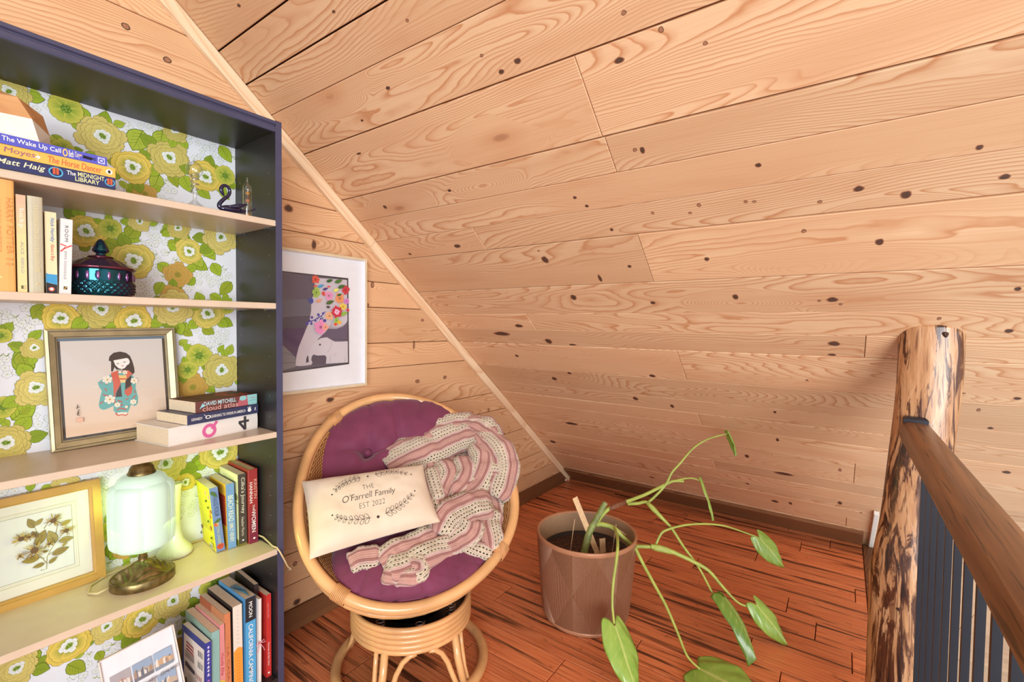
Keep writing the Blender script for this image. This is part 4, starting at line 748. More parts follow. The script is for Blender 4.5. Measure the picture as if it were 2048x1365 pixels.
cl = book('dark red paperback with outlined lettering, topmost of the stack by the doll picture', rot3((.738, -.182, z3+.081)), .0325, .13, .190, (112, 66, 62),
     [('DAVID MITCHELL', .12, .63, .22, .36, (196, 234, 240), dict(bold=.03)), ('cloud atlas', .10, .66, -.22, .44, (228, 176, 166), dict(bold=.004))], shapes=cloud_sh)
def ct_fn(u, v, z): return (.0325+.0001+z, u, v)
a = Art(ct_fn)
a.poly([(.001, .001), (.128, .001), (.128, .189), (.001, .189)], (92, 52, 46)); a.poly([(.01, .02), (.10, .01), (.12, .06), (.07, .09), (.02, .07)], (158, 62, 54)); a.disc(.075, .03, .02, (46, 66, 66), 10)
for i in range(3): a.line([(.03+.03*i, .06), (.035+.03*i, .14)], .004, (150, 104, 84))
for i in range(2): a.line([(.012+.006*i, .178), (.09+.01*i, .176)], .0012, (214, 196, 180))
a.build('cover_print', cl)

# --- row on the lit fourth shelf
z4 = SH[3]+.0003
def para_side(a, d, h):
    a.poly([(.0, .0), (d, .0), (d, h), (.0, h)], (232, 222, 60))
    rr = random.Random(2)
    for i in range(15): a.line([(d*.12, h*(.86-.04*i)), (d*rr.uniform(.8, .93), h*(.86-.04*i))], .0016, (176, 168, 62))
    for u, v, c in ((.30, .90, (206, 150, 180)), (.12, .55, (218, 120, 60)), (.08, .86, (206, 150, 180)), (.18, .36, (206, 120, 70)), (.05, .64, (222, 110, 60)), (.9, .25, (90, 80, 80))): a.petals(d*u, h*v, .007, 5, c, (150, 90, 70), u, .7)
    for u, v in ((.25, .78), (.12, .70), (.1, .22), (.9, .15), (.15, .48)): a.leaf(d*u, h*v, d*u+.018, h*v-.006, .004, (96, 116, 50), (70, 90, 40))
    a.poly([(d*.06, h*.05), (d*.30, h*.05), (d*.30, h*.13), (d*.06, h*.13)], (214, 214, 190))
    for i in range(10): a.line([(d*(.08+.02*i), h*.06), (d*(.08+.02*i), h*.11)], .0008, (60, 60, 50))
def para_sh(a, t, h):
    a.petals(t*.5, h*.08, t*.42, 7, (200, 92, 66), (160, 60, 44), 0, .8); a.petals(t*.3, h*.43, t*.25, 6, (218, 110, 62), (180, 80, 44), 0, .8); a.leaf(t*.9, h*.5, t*.1, h*.46, t*.2, (84, 112, 62), (60, 84, 44)); a.leaf(t*.1, h*.95, t*.8, h*.85, t*.2, (84, 112, 62), (60, 84, 44))
book('bright yellow paperback with blue spine leaning right, next to the glass lamp', frame_up((.6270, -.155, z4+.0022), -.095, -.10), .0230, .13, .205, (108, 132, 180),
     [('THE', .07, .13, .1, .3, (70, 76, 84)), ('PARADISE PROBLEM', .13, .44, .05, .56, (74, 84, 120), dict(bold=.01)), ('CHRISTINA LAUREN', .50, .88, -.02, .36, (190, 200, 140))], shapes=para_sh, side=para_side, pages='pages_w')
def beach_side(a, d, h):
    a.poly([(.0, .0), (d, .0), (d, h), (.0, h)], (236, 184, 60)); a.poly([(d*.05, h*.35), (d*.75, h*.35), (d*.75, h*.82), (d*.05, h*.82)], (186, 62, 46))
    for i in range(6): a.line([(d*.1, h*(.76-.06*i)), (d*.7, h*(.76-.06*i))], .0014, (206, 110, 86))
book('paperback with pale blue spine and orange side, between the yellow one and the dark-spined one', frame_up((.6588, -.158, z4+.0005), -.030, -.06), .0235, .135, .208, (112, 152, 194),
     [('BEACH READ', .18, .58, .0, .62, (222, 230, 200), dict(bold=.02)), ('EMILY HENRY', .61, .90, .0, .5, (222, 226, 190), dict(bold=.02))], side=beach_side, pages='pages_w')
def cilka_side(a, d, h):
    a.poly([(.0, .0), (d, .0), (d, h), (.0, h)], (224, 220, 178)); a.poly([(0, 0), (d, 0), (d, h*.09), (0, h*.09)], (132, 130, 44))
    a.disc(d*.12, h*.68, .016, (140, 140, 92), 12, ry=.012); a.line([(0, h*.6), (d*.3, h*.6)], .004, (150, 150, 100))
    for i in range(4): a.line([(d*.2, h*(.93-.02*i)), (d*.8, h*(.93-.02*i))], .001, (150, 148, 120))
def cilka_sh(a, t, h):
    a.poly([(.0003, h*.03), (t-.0003, h*.03), (t-.0003, 0.0003), (.0003, .0003)], (120, 112, 44)); a.disc(t*.5, h*.075, t*.12, W_, 6)
book('dark-spined paperback with cream cover, left of the dark red hardback', frame_up((.6880, -.165, z4), -.012, -.05), .0240, .145, .232, (72, 64, 54),
     [("Cilka's Journey", .05, .55, .05, .58, (226, 222, 200), dict(bold=.0)), ('Heather Morris', .60, .86, .0, .34, (214, 206, 180))], shapes=cilka_sh, side=cilka_side, pages='pages_w')
def women_sh(a, t, h):
    n = 8
    for i in range(n):
        f = abs(i/(n-1.)-.25); c = (int(150+60*(1-f)-40), int(58-20*f), int(48+18*f)); 
        a.poly([(.0005, h*(1-(i+1)/n)), (t-.0005, h*(1-(i+1)/n)), (t-.0005, h*(1-i/n)), (.0005, h*(1-i/n))], c)
    a.disc(t*.55, h*.065, t*.13, W_, 6)
book('dark red hardback with white lettering, right end of the lit shelf', frame_up((.7150, -.172, z4), -.006, -.04), .0275, .155, .242, (150, 52, 44),
     [('KRISTIN', .14, .40, .24, .34, (214, 176, 160)), ('HANNAH', .17, .45, -.24, .34, W_, dict(bold=.01)), ('THE', .48, .56, .02, .22, W_), ('WOMEN', .56, .85, .02, .46, W_, dict(bold=.01))], hard=True, shapes=women_sh, round_=True)

# --- row on the bottom shelf
z5 = SH[4]+.0003
def jp_side(a, d, h):
    a.poly([(.0, .0), (d, .0), (d, h), (.0, h)], (56, 66, 132)); a.poly([(d*.04, 0), (d*.92, 0), (d*.92, h*.90), (d*.04, h*.90)], (226, 214, 204))
    for v in (.72, .56):
        a.poly([(d*.06, h*v), (d*.32, h*v), (d*.32, h*(v+.12)), (d*.06, h*(v+.12))], (236, 228, 218))
        for i in range(9): a.line([(d*(.08+.025*i), h*(v+.02)), (d*(.08+.025*i), h*(v+.11))], .001+.0008*(i % 3), (70, 62, 62))
    for i in range(3): a.line([(d*.8, h*(.80-.05*i)), (d*.5, h*(.79-.05*i)), (d*.48, h*(.77-.05*i))], .004, (176, 62, 58))
    for i in range(4): a.line([(d*.86, h*(.66-.025*i)), (d*.45, h*(.66-.025*i))], .0016, (80, 70, 70))
    a.poly([(d*.42, h*.42), (d*.84, h*.44), (d*.84, h*.51), (d*.42, h*.47)], (80, 76, 86)); 
    for i in range(4): a.line([(d*(.36-.07*i), h*.40), (d*(.36-.07*i), h*.47)], .003, (160, 84, 78))
    for i in range(7): a.line([(d*.7, h*(.36-.03*i)), (d*.2, h*(.36-.03*i))], .0012, (196, 180, 168))
    a.poly([(d*.83, h*.12), (d*.76, h*.12), (d*.78, h*.28), (d*.81, h*.28)], (50, 46, 50))
def jp_sh(a, t, h):
    for i in range(8): 
        y = h*(.93-.055*i); a.line([(t*.3, y), (t*.7, y)], .002, (226, 224, 240)); a.line([(t*.5, y+.004), (t*.5, y-.004)], .0018, (226, 224, 240)); 
        if i % 2: a.line([(t*.3, y-.003), (t*.7, y-.004)], .0014, (226, 224, 240))
    for i in range(7):
        y = h*(.46-.05*i); a.line([(t*.3, y), (t*.7, y+.001)], .0016, (200, 130, 190)); a.line([(t*.4, y+.004), (t*.62, y-.004)], .0016, (200, 130, 190))
book('dark blue and white paperback with barcodes on its cover, left end of the bottom-shelf row', frame_up((.5560, -.246, z5), .01, .02), .0160, .155, .208, (58, 64, 150), shapes=jp_sh, side=jp_side, pages='pages_w')
book('pale teal paperback standing right of the blue one with barcodes', frame_up((.5770, -.238, z5), .0, .0), .0215, .185, .226, (140, 180, 174), side=lambda a, d, h: a.poly([(0, 0), (d, 0), (d, h), (0, h)], (142, 170, 156)))
def pink_sh(a, t, h): a.poly([(.0004, .0004), (t-.0004, .0004), (t-.0004, h*.26), (.0004, h*.30)], (214, 176, 84)); a.disc(t*.5, h*.22, t*.25, (84, 60, 50), 8, ry=.008)
book('pink paperback with yellow foot on the bottom shelf', frame_up((.5995, -.236, z5)), .0150, .17, .236, (218, 142, 140), [('Voula Elie', .37, .66, .0, .5, (186, 62, 84), dict(shear=.2))], shapes=pink_sh)
def tan_side(a, d, h):
    a.poly([(0, 0), (d, 0), (d, h), (0, h)], (196, 132, 92)); a.poly([(d*.55, h*.82), (d, h*.88), (d, h), (d*.5, h)], (170, 96, 66))
    for i in range(7): a.line([(d*.08, h*(.90-.025*i)), (d*.6, h*(.93-.025*i))], .0013, (156, 96, 66))
book('tan-orange paperback with printed cover on the bottom shelf', frame_up((.6155, -.236, z5), -.012), .0170, .17, .262, (204, 128, 88), [('LA CASA', .40, .80, .0, .4, (176, 92, 70))], side=tan_side)
def wo_sh(a, t, h):
    a.poly([(.0004, .0004), (t-.0004, .0004), (t-.0004, h*.50), (t*.5, h*.525), (.0004, h*.49)], (240, 156, 62))
    for i in range(9): a.line([(t*.4, h*(.94-.045*i)), (t*.62, h*(.93-.045*i))], .003, (214, 206, 196))
    for i in range(10): a.line([(t*.3, h*(.44-.035*i)), (t*.7, h*(.44-.035*i))], .002, (228, 138, 48))
book('thick paperback with white and orange spine on the bottom shelf', frame_up((.6375, -.240, z5), -.010), .0260, .175, .274, (232, 220, 204), shapes=wo_sh, side=lambda a, d, h: a.poly([(0, 0), (d, 0), (d, h), (0, h)], (48, 40, 36)))
def moon_sh(a, t, h):
    a.poly([(.0004, h*.735), (t-.0004, h*.735), (t-.0004, h-.0004), (.0004, h-.0004)], (48, 46, 50)); a.poly([(.0004, .0004), (t-.0004, .0004), (t-.0004, h*.735), (.0004, h*.735)], (84, 164, 212))
book('blue and black guidebook with bold white lettering on the bottom shelf', frame_up((.6690, -.244, z5)), .0310, .18, .284, (76, 140, 190), [('MOON', .05, .22, .0, .34, W_, dict(bold=.03)), ('CALIFORNIA CAMPING', .30, .97, .0, .42, W_, dict(bold=.02))], shapes=moon_sh, side=lambda a, d, h: a.poly([(0, 0), (d, 0), (d, h), (0, h)], (88, 150, 196)))
mbk = MB(); 
bm_ = book('slim white booklet tied with a pink ribbon bow on the bottom shelf', frame_up((.7045, -.250, z5), .006), .0085, .14, .268, (238, 228, 220))
for sx in (-1, 1): mbk.tube([(.004, -.002, .128), (.004+sx*.009, -.008, .138), (.004+sx*.013, -.007, .128), (.004+sx*.004, -.003, .127)], .0011, 6); mbk.tube([(.004, -.002, .128), (.004+sx*.008, -.006, .112), (.004+sx*.012, -.006, .100)], .0009, 6)
mbk.tube([(-.0012, -.0012, .128), (.0098, -.0012, .128)], .001, 6)
mbk.build('ribbon_bow', simple('pink_ribbon', (222, 150, 160), .5), bm_)
book('tall black paperback standing behind the white booklet on the bottom shelf', frame_up((.7145, -.205, z5), .0, -.05), .0130, .15, .295, (50, 42, 40))
book('red paperback at the right end of the bottom shelf', frame_up((.7300, -.248, z5), .0), .0160, .10, .268, (196, 52, 48), [('LES SOUPE', .10, .28, -.1, .3, (226, 150, 140)), ('Femmes de Bon Sens', .58, .86, .0, .3, W_)], shapes=lambda a, t, h: a.disc(t*.5, h*.05, t*.2, W_, 8))
zb_ = z5+.284
mb = MB()
cv = [(.0, .0), (.030, .010), (.062, .014), (.085, .012), (.098, .016), (.098, -.002), (.085, -.008), (.060, -.006), (.030, .0)]
vs = [(.684-.012*math.sin(y*14)+x, -.238+y, zb_+.0006+.006*math.sin(y*28)) for y, x in cv]; k_ = len(cv)
mb.add(vs+[(x, y, z+.0012) for x, y, z in vs], [tuple(range(k_-1, -1, -1)), tuple(range(k_, 2*k_))]+[(i, (i+1) % k_, k_+(i+1) % k_, k_+i) for i in range(k_)])
bmk = mb.build('bookmark', simple('blue_bookmark', (84, 134, 156), .35)); tag(bmk, 'curved blue-grey bookmark lying on top of the blue guidebook', 'bookmark')
# --- lying orange books and the photo display, bottom shelf
rb = book('orange-red paperback lying under the postcard display', frame_lie((.5435, -.243, z5), .10), .0340, .15, .215, (222, 100, 68), [('a', .55, .6, .1, .3, W_)], shapes=lambda a, t, h: a.disc(t*.5, h*.10, t*.16, (90, 110, 160), 10))
def rtop(u, v, z): return (.0341+z, u, v)
a = Art(rtop); a.poly([(.001, .001), (.149, .001), (.149, .214), (.001, .214)], (92, 58, 44)); 
for i in range(9): a.line([(.02+.013*i, .02+.01*i), (.03+.012*i, .15)], .006, (150, 90, 60) if i % 2 else (60, 40, 34))
a.build('cover_print', rb)
book('short orange-red paperback lying at the back behind the postcard display', frame_lie((.530, -.092, z5), .0), .056, .075, .17, (222, 96, 66))
# ================================================================== THINGS ON THE SHELVES
def glassy(name, c, rough=.02, alpha=.16, refl=.55):
    """thin clear glass: mostly see-through with sharp reflections"""
    m = NT(name); t = m.t
    tr = m.n('ShaderNodeBsdfTransparent', {'Color': (c[0], c[1], c[2], 1)})
    gl = m.n('ShaderNodeBsdfGlossy', {'Roughness': rough, 'Color': (1, 1, 1, 1)})
    lw = m.n('ShaderNodeLayerWeight', {'Blend': .28})
    fac = m.math('MULTIPLY_ADD', (lw, 'Facing'), refl, alpha*.3, clamp=True)
    mx = m.n('ShaderNodeMixShader', {0: fac, 1: tr, 2: gl})
    out = [n for n in t.nodes if n.type == 'OUTPUT_MATERIAL'][0]
    t.links.new(mx.outputs[0], out.inputs[0]); return m.m
M['clear_b'] = glassy('clear_glass_rod', (.93, .93, .92), .05, alpha=.5, refl=.9)
M['clear'] = glassy('clear_glass', (.97, .97, .96))
M['pane'] = glassy('picture_glass', (.99, .99, .99), .05, alpha=.06, refl=.16)
# --- faceted wood and white block on the book stack
zb = 1.585
fb = thing('faceted_block', 'faceted wooden block with white painted lower half standing on the stacked books', 'ornament', (.18, -.22, zb))
def poly_prism(rings, name, mat):
    mb = MB(); n = len(rings[0])
    vs = [v for r in rings for v in r]
    fs = [(k*n+i, k*n+(i+1) % n, (k+1)*n+(i+1) % n, (k+1)*n+i) for k in range(len(rings)-1) for i in range(n)]
    fs += [tuple(range(n-1, -1, -1)), tuple((len(rings)-1)*n+i for i in range(n))]
    mb.add(vs, fs); return wpart(mb, name, mat, fb)
q0 = [(.105, -.272, zb), (.235, -.276, zb), (.262, -.225, zb), (.255, -.165, zb), (.120, -.165, zb)]
q1 = [(.110, -.268, zb+.042), (.225, -.268, zb+.050), (.260, -.225, zb+.034), (.250, -.165, zb+.040), (.120, -.165, zb+.045)]
q2 = [(.120, -.255, zb+.080), (.205, -.258, zb+.092), (.250, -.222, zb+.076), (.240, -.175, zb+.080), (.130, -.175, zb+.085)]
q3 = [(.150, -.235, zb+.098), (.185, -.236, zb+.102), (.215, -.215, zb+.092), (.200, -.190, zb+.094), (.150, -.190, zb+.096)]
poly_prism([q0, q1], 'painted_base', 'white_paint')
M['pine_block'] = pine('pine_block', (214, 164, 112), (184, 122, 76), (130, 80, 50), rings=20, knots=False)
poly_prism([q1, q2, q3], 'wooden_top', 'pine_block')

# --- hand boiler (clear glass bulb with spiral neck), glass swan, liquid-filled tube
zs = SH[0]+.0003
hb = thing('spiral_glass_bulb', 'clear glass hand boiler with round bulb, spiral neck and domed foot', 'ornament', (.566, -.185, zs))
mb = MB(); mb.lathe([(.030, 0), (.031, .004), (.026, .014), (.012, .026), (.005, .034), (.0042, .052), (.0042, .054)], 28)
mb.build('foot', 'clear', hb, True)
mb = MB(); mb.tube([(.0085*math.cos(a), .0085*math.sin(a), .052+.0023*a) for a in [i*PI/8 for i in range(0, 66)]], .0030, 8)
mb.build('spiral_neck', M['clear_b'], hb, True)
mb = MB(); mb.lathe([(.0045, .094), (.012, .100), (.019, .110), (.0215, .120), (.019, .131), (.012, .139), (.0045, .143), (.002, .147), (.001, .152)], 28)
mb.build('bulb', 'clear', hb, True)

sw = thing('glass_swan', 'dark blue blown glass swan with curled neck beside the clear tube', 'ornament', (.640, -.232, zs))
sw.scale = (1.25, 1.25, 1.25)
gm = NT('cobalt_glass'); gm.col(rgba((22, 20, 66))); gm.set(Roughness=.04); gm.b.inputs['Transmission Weight'].default_value = .35; gm.b.inputs['Coat Weight'].default_value = .6
M['cobalt'] = gm.m
mb = MB()
mb.tube(smooth_path([(-.012,.001,.010,.0055), (-.021,.002,.014,.0052), (-.0215,.002,.022,.0047), (-.013,.001,.034,.0042), (-.003,0,.045,.0039), (-.0005,-.001,.056,.0037), (-.005,-.002,.064,.0036), (-.0125,-.002,.0655,.0037), (-.0185,-.002,.060,.0040), (-.0195,-.002,.053,.0045), (-.0165,-.002,.046,.0036), (-.0135,-.002,.0405,.0012)], 4), .004, 12)
mb.build('neck', 'cobalt', sw, True)
mb = MB()
def sb(u, v):
    a = 2*PI*u; t = v; L = .050*t-.020
    r = .0115*math.sin(PI*min(1, .08+t*.92))**.6*(1-.35*t)+.0006
    return (L, r*1.0*math.cos(a), .0115+r*.9*math.sin(a)+.004*t)
mb.grid(sb, 18, 14, closed_u=True); mb.build('body', 'cobalt', sw, True)
for sg in (-1, 1):
    mb = MB(); mb.tube(smooth_path([(-.006,sg*.007,.017,.003), (.010,sg*.010,.021,.0052), (.022,sg*.011,.025,.0040), (.034,sg*.010,.031,.0010)], 4), .003, 10); mb.build('wing', 'cobalt', sw, True)
mb = MB(); mb.tube(smooth_path([(.022,0,.014,.0050), (.034,0,.015,.0034), (.048,-.002,.020,.0018), (.057,-.003,.025,.0014)], 4), .003, 10); mb.build('tail', 'cobalt', sw, True)

gt = thing('floating_ball_thermometer', 'slim sealed glass tube with small amber and dark balls, right end of top shelf', 'thermometer', (.692, -.226, zs))
gt.scale = (1.08, 1.08, 1.12)
mb = MB(); mb.lathe([(.0105, 0), (.0115, .003), (.0115, .080), (.0100, .086), (.0055, .094), (.0026, .099), (.0022, .106), (.0026, .109), (.0008, .112)], 24); mb.build('tube', 'clear', gt, True)
mb = MB(); mb.lathe([(.0106, .002), (.0106, .074)], 24)
mb.build('liquid', glassy('pale_fluid', (.90, .86, .72), alpha=.05), gt, True)
for z, c in ((.068, (206, 150, 60)), (.058, (60, 50, 60)), (.048, (196, 120, 76)), (.010, (206, 150, 80))):
    mb = MB(); mb.lathe([(.0006, -.0052), (.0045, -.003), (.0058, 0), (.0045, .003), (.0006, .0052)], 14, (.001, 0, z)); b_ = mb.build('ball', simple('ball_%d' % c[0], c, .1), gt, True)
    mb = MB(); mb.tube([(.001, 0, z-.0052), (.001, 0, z-.0095)], .0016, 8); mb.build('weight', 'steel', b_)

# --- carnival glass dish with lid
cg = NT('carnival_glass'); tcn = cg.n('ShaderNodeTexCoord'); lw = cg.n('ShaderNodeLayerWeight', {'Blend': .35}); nz = cg.n('ShaderNodeTexNoise', {'Vector': (tcn, 3), 'Scale': 16.0, 'Detail': 2.0})
f = cg.math('MULTIPLY_ADD', (nz, 0), .55, cg.math('MULTIPLY', (lw, 'Facing'), .75))
cg.col(cg.ramp(f, [(.0, rgba((14, 40, 50))), (.32, rgba((26, 84, 96))), (.46, rgba((34, 60, 84))), (.58, rgba((92, 52, 96))), (.70, rgba((112, 78, 54))), (.85, rgba((40, 62, 48))), (1, rgba((24, 36, 40)))]))
cg.set(Roughness=.08, Metallic=.72); M['carnival'] = cg.m
cd = thing('covered_dish', 'iridescent blue-green glass dish with pointed lid finial on the second shelf', 'dish', (.358, -.175, SH[1]+.0003))
R = .0655
mb = MB()
def dish_r(u, v):
    a = 2*PI*u; z = .066*v
    r = R*(.90+.10*min(1, v*5)) if v < .2 else R
    if .08 < v < .55:  # diamond-cut band
        d = abs(math.sin(a*15+z*210))*abs(math.sin(a*15-z*210)); r += .0034*d
    if .60 < v < .93:  # oval thumbprints
        d = max(0, math.cos(a*10))**6*math.sin((v-.60)/.33*PI); r += .0022*d
    return (r*math.cos(a), r*math.sin(a), z)
mb.grid(dish_r, 240, 40, closed_u=True)
mb.add([(R*.9*math.cos(2*PI*k/24), R*.9*math.sin(2*PI*k/24), .0005) for k in range(24)], [tuple(range(23, -1, -1))])
mb.build('bowl', 'carnival', cd, True)
mb = MB(); mb.lathe([(R, .0665), (R*1.035, .069), (R*1.035, .074), (R*.98, .0765), (R*.82, .084), (R*.62, .092), (R*.42, .098), (R*.36, .099)], 72, rfun=lambda a, z: 1+(.035*math.cos(a*16) if .078 < z < .096 else 0)); ld = mb.build('lid', 'carnival', cd, True)
rimm = simple('lustre_rim', (128, 66, 84), .12, .8, vary=.25, nscale=40)
mb = MB(); mb.tube([(R*1.03*math.cos(a_), R*1.03*math.sin(a_), .0715) for a_ in [2*PI*k/72 for k in range(72)]], .0032, 8, closed=True); o_r = mb.build('lid_rim', rimm, cd, True); o_r.parent = ld
mb = MB(); mb.tube([(.0245*math.cos(a_), .0245*math.sin(a_), .1005) for a_ in [2*PI*k/40 for k in range(40)]], .0018, 8, closed=True); o_r = mb.build('finial_ring', rimm, cd, True); o_r.parent = ld
ov = simple('lustre_oval', (150, 96, 160), .1, .7, vary=.3, nscale=60)
for k in range(20):
    an = 2*PI*k/20; mb = MB()
    mb.grid(lambda u, v: ((R+.0022*math.cos(PI/2*v))*math.cos(an+.055*math.sin(PI/2*v)*math.cos(2*PI*u)), (R+.0022*math.cos(PI/2*v))*math.sin(an+.055*math.sin(PI/2*v)*math.cos(2*PI*u)), .0505+.0105*math.sin(PI/2*v)*math.sin(2*PI*u)), 12, 4, closed_u=True)
    mb.build('oval_thumbprint', ov, cd, True)
mb = MB(); mb.lathe([(.024, .0985), (.025, .101), (.018, .104), (.0105, .106), (.0095, .110), (.0145, .113), (.0178, .1165), (.016, .122), (.0115, .133), (.0075, .141), (.004, .1455), (.0008, .147)], 12)
f_ = mb.build('finial', 'carnival', cd); f_.parent = ld

# --- framed pictures ----------------------------------------------------------
def local_frame(d): 
    U, V = Vector(d['U']), Vector(d['V']); return basis(d['o'], U, V, U.cross(V))
def picture(name, label, d, th, bars, back_mat, depth_in=.008, miter=True):
    """bars: list of (inset0, inset1, z0, z1, material, partname) rectangular rings"""
    mx = local_frame(d); r = thing(name, label, 'picture', mx.to_translation(), Matrix.Translation(-mx.to_translation()) @ mx)
    w, h = d['w'], d['h']
    for (i0, i1, z0, z1, mt, pn) in bars:
        mb = MB()
        def rect(i, z): return [(i, i, z), (w-i, i, z), (w-i, h-i, z), (i, h-i, z)]
        A = rect(i0, 0); B = rect(i0, z0); C_ = rect(i1, z1); D_ = rect(i1, 0)
        mb.add(A+B+C_+D_, [(k*4+i, k*4+(i+1) % 4, k*4+4+(i+1) % 4, k*4+4+i) for k in range(3) for i in range(4)])
        mb.build(pn, mt, r)
    mb = MB(); i = bars[-1][1]-.003; mb.box((i, i, .0005), (w-i, h-i, .004)); mb.build('backing', back_mat, r)
    return r, w, h
M['pewter'] = simple('antique_silver_gilt', (176, 160, 122), .36, .25, vary=.14, nscale=26)
M['gilt_dark'] = simple('dark_line', (52, 42, 32), .5)
M['card'] = simple('cream_card', (226, 216, 200), .75, vary=.03)
M['card_w'] = simple('white_card', (236, 236, 240), .7, vary=.02)
dr, w, h = picture('framed_doll_painting', 'pewter-framed painting of a doll in a turquoise kimono leaning on the third shelf', DOLL, .02,
    [(0, .006, .017, .019, 'pewter', 'outer_moulding'), (.006, .0075, .0165, .0165, 'gilt_dark', 'dark_line'), (.0075, .020, .018, .011, 'pewter', 'moulding'), (.020, .0215, .0105, .0105, 'gilt_dark', 'dark_line'), (.0215, .0245, .0110, .0075, 'pewter', 'inner_lip')], 'card')
a = Art(lambda u, v, z: (u, v, .0045+z))
a.poly(DOLL_ART['outer'][:0] or [(.0225, .0225), (w-.0225, .0225), (w-.0225, h-.0225), (.0225, h-.0225)], (70, 62, 56))
a.poly([(.0225, h-.032), (w-.0225, h-.032), (w-.0225, h-.0225), (.0225, h-.0225)], (96, 118, 134))
pp = DOLL_ART['paper']; xl, xr = .0305, w-.031; yb, yt = .031, h-.032
for i in range(8):
    f0, f1 = i/8., (i+1)/8.; y0, y1 = yb+(yt-yb)*f0, yb+(yt-yb)*f1
    c0 = tuple(int(p+(q-p)*min(1, f0*1.3)) for p, q in zip((226, 196, 168), (212, 204, 198))); c1 = tuple(int(p+(q-p)*min(1, f1*1.3)) for p, q in zip((226, 196, 168), (212, 204, 198)))
    a.z -= a.dz; a.poly([(xl, y0), (xr, y0), (xr, y1), (xl, y1)], None, [c0, c0, c1, c1])
for c, P in DOLL_ART['polys']: a.poly(P, c)
for (x, y, r) in DOLL_ART['flow']:
    a.petals(x, y, r*1.08, 6, (240, 230, 214), (232, 214, 190), .3, .42, None); a.disc(x, y, r*.24, (222, 176, 60), 8); a.disc(x, y, r*.12, (140, 80, 40), 6)
for (x, y, r) in DOLL_ART['eyes']: a.disc(x, y, r, (50, 40, 38), 8, ry=r*.4, rot=.25)
x, y, r = DOLL_ART['mouth']; a.disc(x, y, r, (206, 96, 80), 7)
for P in DOLL_ART['sig']: a.line(P, .0016, (62, 54, 50), .0008)
P = DOLL_ART['seal']; a.line(P+[P[0]], .001, (206, 150, 128)); a.poly(P, (222, 178, 154))
a.build('painting', dr)
mb = MB(); mb.box((.021, .021, .0078), (w-.021, h-.021, .0086)); mb.build('glass', 'pane', dr)

M['gold_wood'] = simple('honey_wood_frame', (188, 144, 72), .4, vary=.10, nscale=14)
pr_, w, h = picture('framed_pressed_flowers', 'honey wood frame with pressed yellow flowers leaning left of the lamp', PRESS, .02,
    [(0, .018, .022, .022, 'gold_wood', 'frame'), (.018, .0235, .0185, .0145, 'gold_wood', 'inner_lip')], 'card')
a = Art(lambda u, v, z: (u, v, .0048+z))
a.poly([(.02, .02), (w-.02, .02), (w-.02, h-.02), (.02, h-.02)], (226, 222, 208))
o0, o1 = .0575, .0485
def ringline(i, c, ww): a.line([(.06+i*0+.0, .05+i), (w-.05-i, .05+i), (w-.05-i, h-.048-i), (.06, h-.048-i)], ww, c)
ringline(0.0, (188, 182, 140), .0016); ringline(.0045, (206, 200, 168), .0012); ringline(.009, (150, 142, 110), .0014)
a.poly([(.06, .0595), (w-.0595, .0595), (w-.0595, h-.0575), (.06, h-.0575)], (222, 222, 216))
for P in PRESS_ART['stems']: a.line(P, .0022, (150, 142, 96), .0011)
rr = random.Random(4)
for (A_, B_) in PRESS_ART['leaves']:
    L = math.hypot(B_[0]-A_[0], B_[1]-A_[1]); a.leaf(A_[0], A_[1], B_[0], B_[1], L*.26, rr.choice([(150, 130, 62), (164, 146, 76), (138, 112, 58)]), (112, 92, 46), 3)
for (x, y, r) in PRESS_ART['heads']:
    for q in range(26):
        an = rr.uniform(0, 2*PI); r1 = r*rr.uniform(.7, 1.05); a.line([(x, y), (x+r1*math.cos(an), y+r1*math.sin(an))], .0032*r/.03, rr.choice([(146, 116, 54), (168, 140, 66), (120, 90, 50), (184, 158, 88)]), .0012)
    a.disc(x, y, r*.34, (104, 78, 56), 10)
a.build('pressed_flowers', pr_)
mb = MB(); mb.box((.019, .019, .0095), (w-.019, h-.019, .0103)); mb.build('glass', 'pane', pr_)

M['pale_frame'] = simple('pale_ash_frame', (218, 198, 164), .35, vary=.08, nscale=20)
er, w, h = picture('framed_elephant_print', 'pale-framed print of a flower-crowned elephant and calf on the wall', ELE, .02,
    [(0, .010, .020, .020, 'pale_frame', 'frame'), (.010, .0115, .0195, .006, 'card_w', 'inner_lip')], 'card_w')
a = Art(lambda u, v, z: (u, v, .0045+z)); G = ELE_ART
a.poly(G['border'], (62, 62, 70)); a.poly(G['bg'], (96, 90, 106))
for c, P in G['bands']: a.poly(P, c)
for P in G['lines']: a.line(P, .0012, (62, 58, 72))
a.poly(G['head'], (206, 197, 205)); a.poly(G['gap'], (92, 84, 98)); a.poly(G['tip'], (78, 70, 84)); a.poly(G['jaw'], (176, 164, 172)); a.poly(G['baby'], (210, 203, 209))
for P in G['ear']: a.line(P, .0014, (160, 150, 158))
for P in G['sprig']: a.line(P, .0035, (70, 62, 150))
for (x, y, r) in G['dots']: a.disc(x, y, r, (70, 66, 160), 9)
x, y, r = G['eyes'][0]; a.disc(x, y, r*1.5, (180, 168, 176), 12, ry=r); a.disc(x, y, r, (70, 60, 68), 10, ry=r*.6)
x, y, r = G['eyes'][1]; a.disc(x, y, r, (70, 60, 68), 10)
for i, (c, n_, x, y, r) in enumerate(G['fl']):
    if n_ <= 3: a.leaf(x-r*.8, y-r*.3, x+r*.8, y+r*.3, r*.34, c, tuple(int(v*.7) for v in c), 2)
    else: a.petals(x, y, r, n_, c, tuple(int(v*.86) for v in c), i*.7, .46, None, .2); a.disc(x, y, r*.2, tuple(int(v*.65) for v in c), 8)
a.build('print', er)
mb = MB(); mb.box((.0095, .0095, .0125), (w-.0095, h-.0095, .0135)); mb.build('glass', 'pane', er)

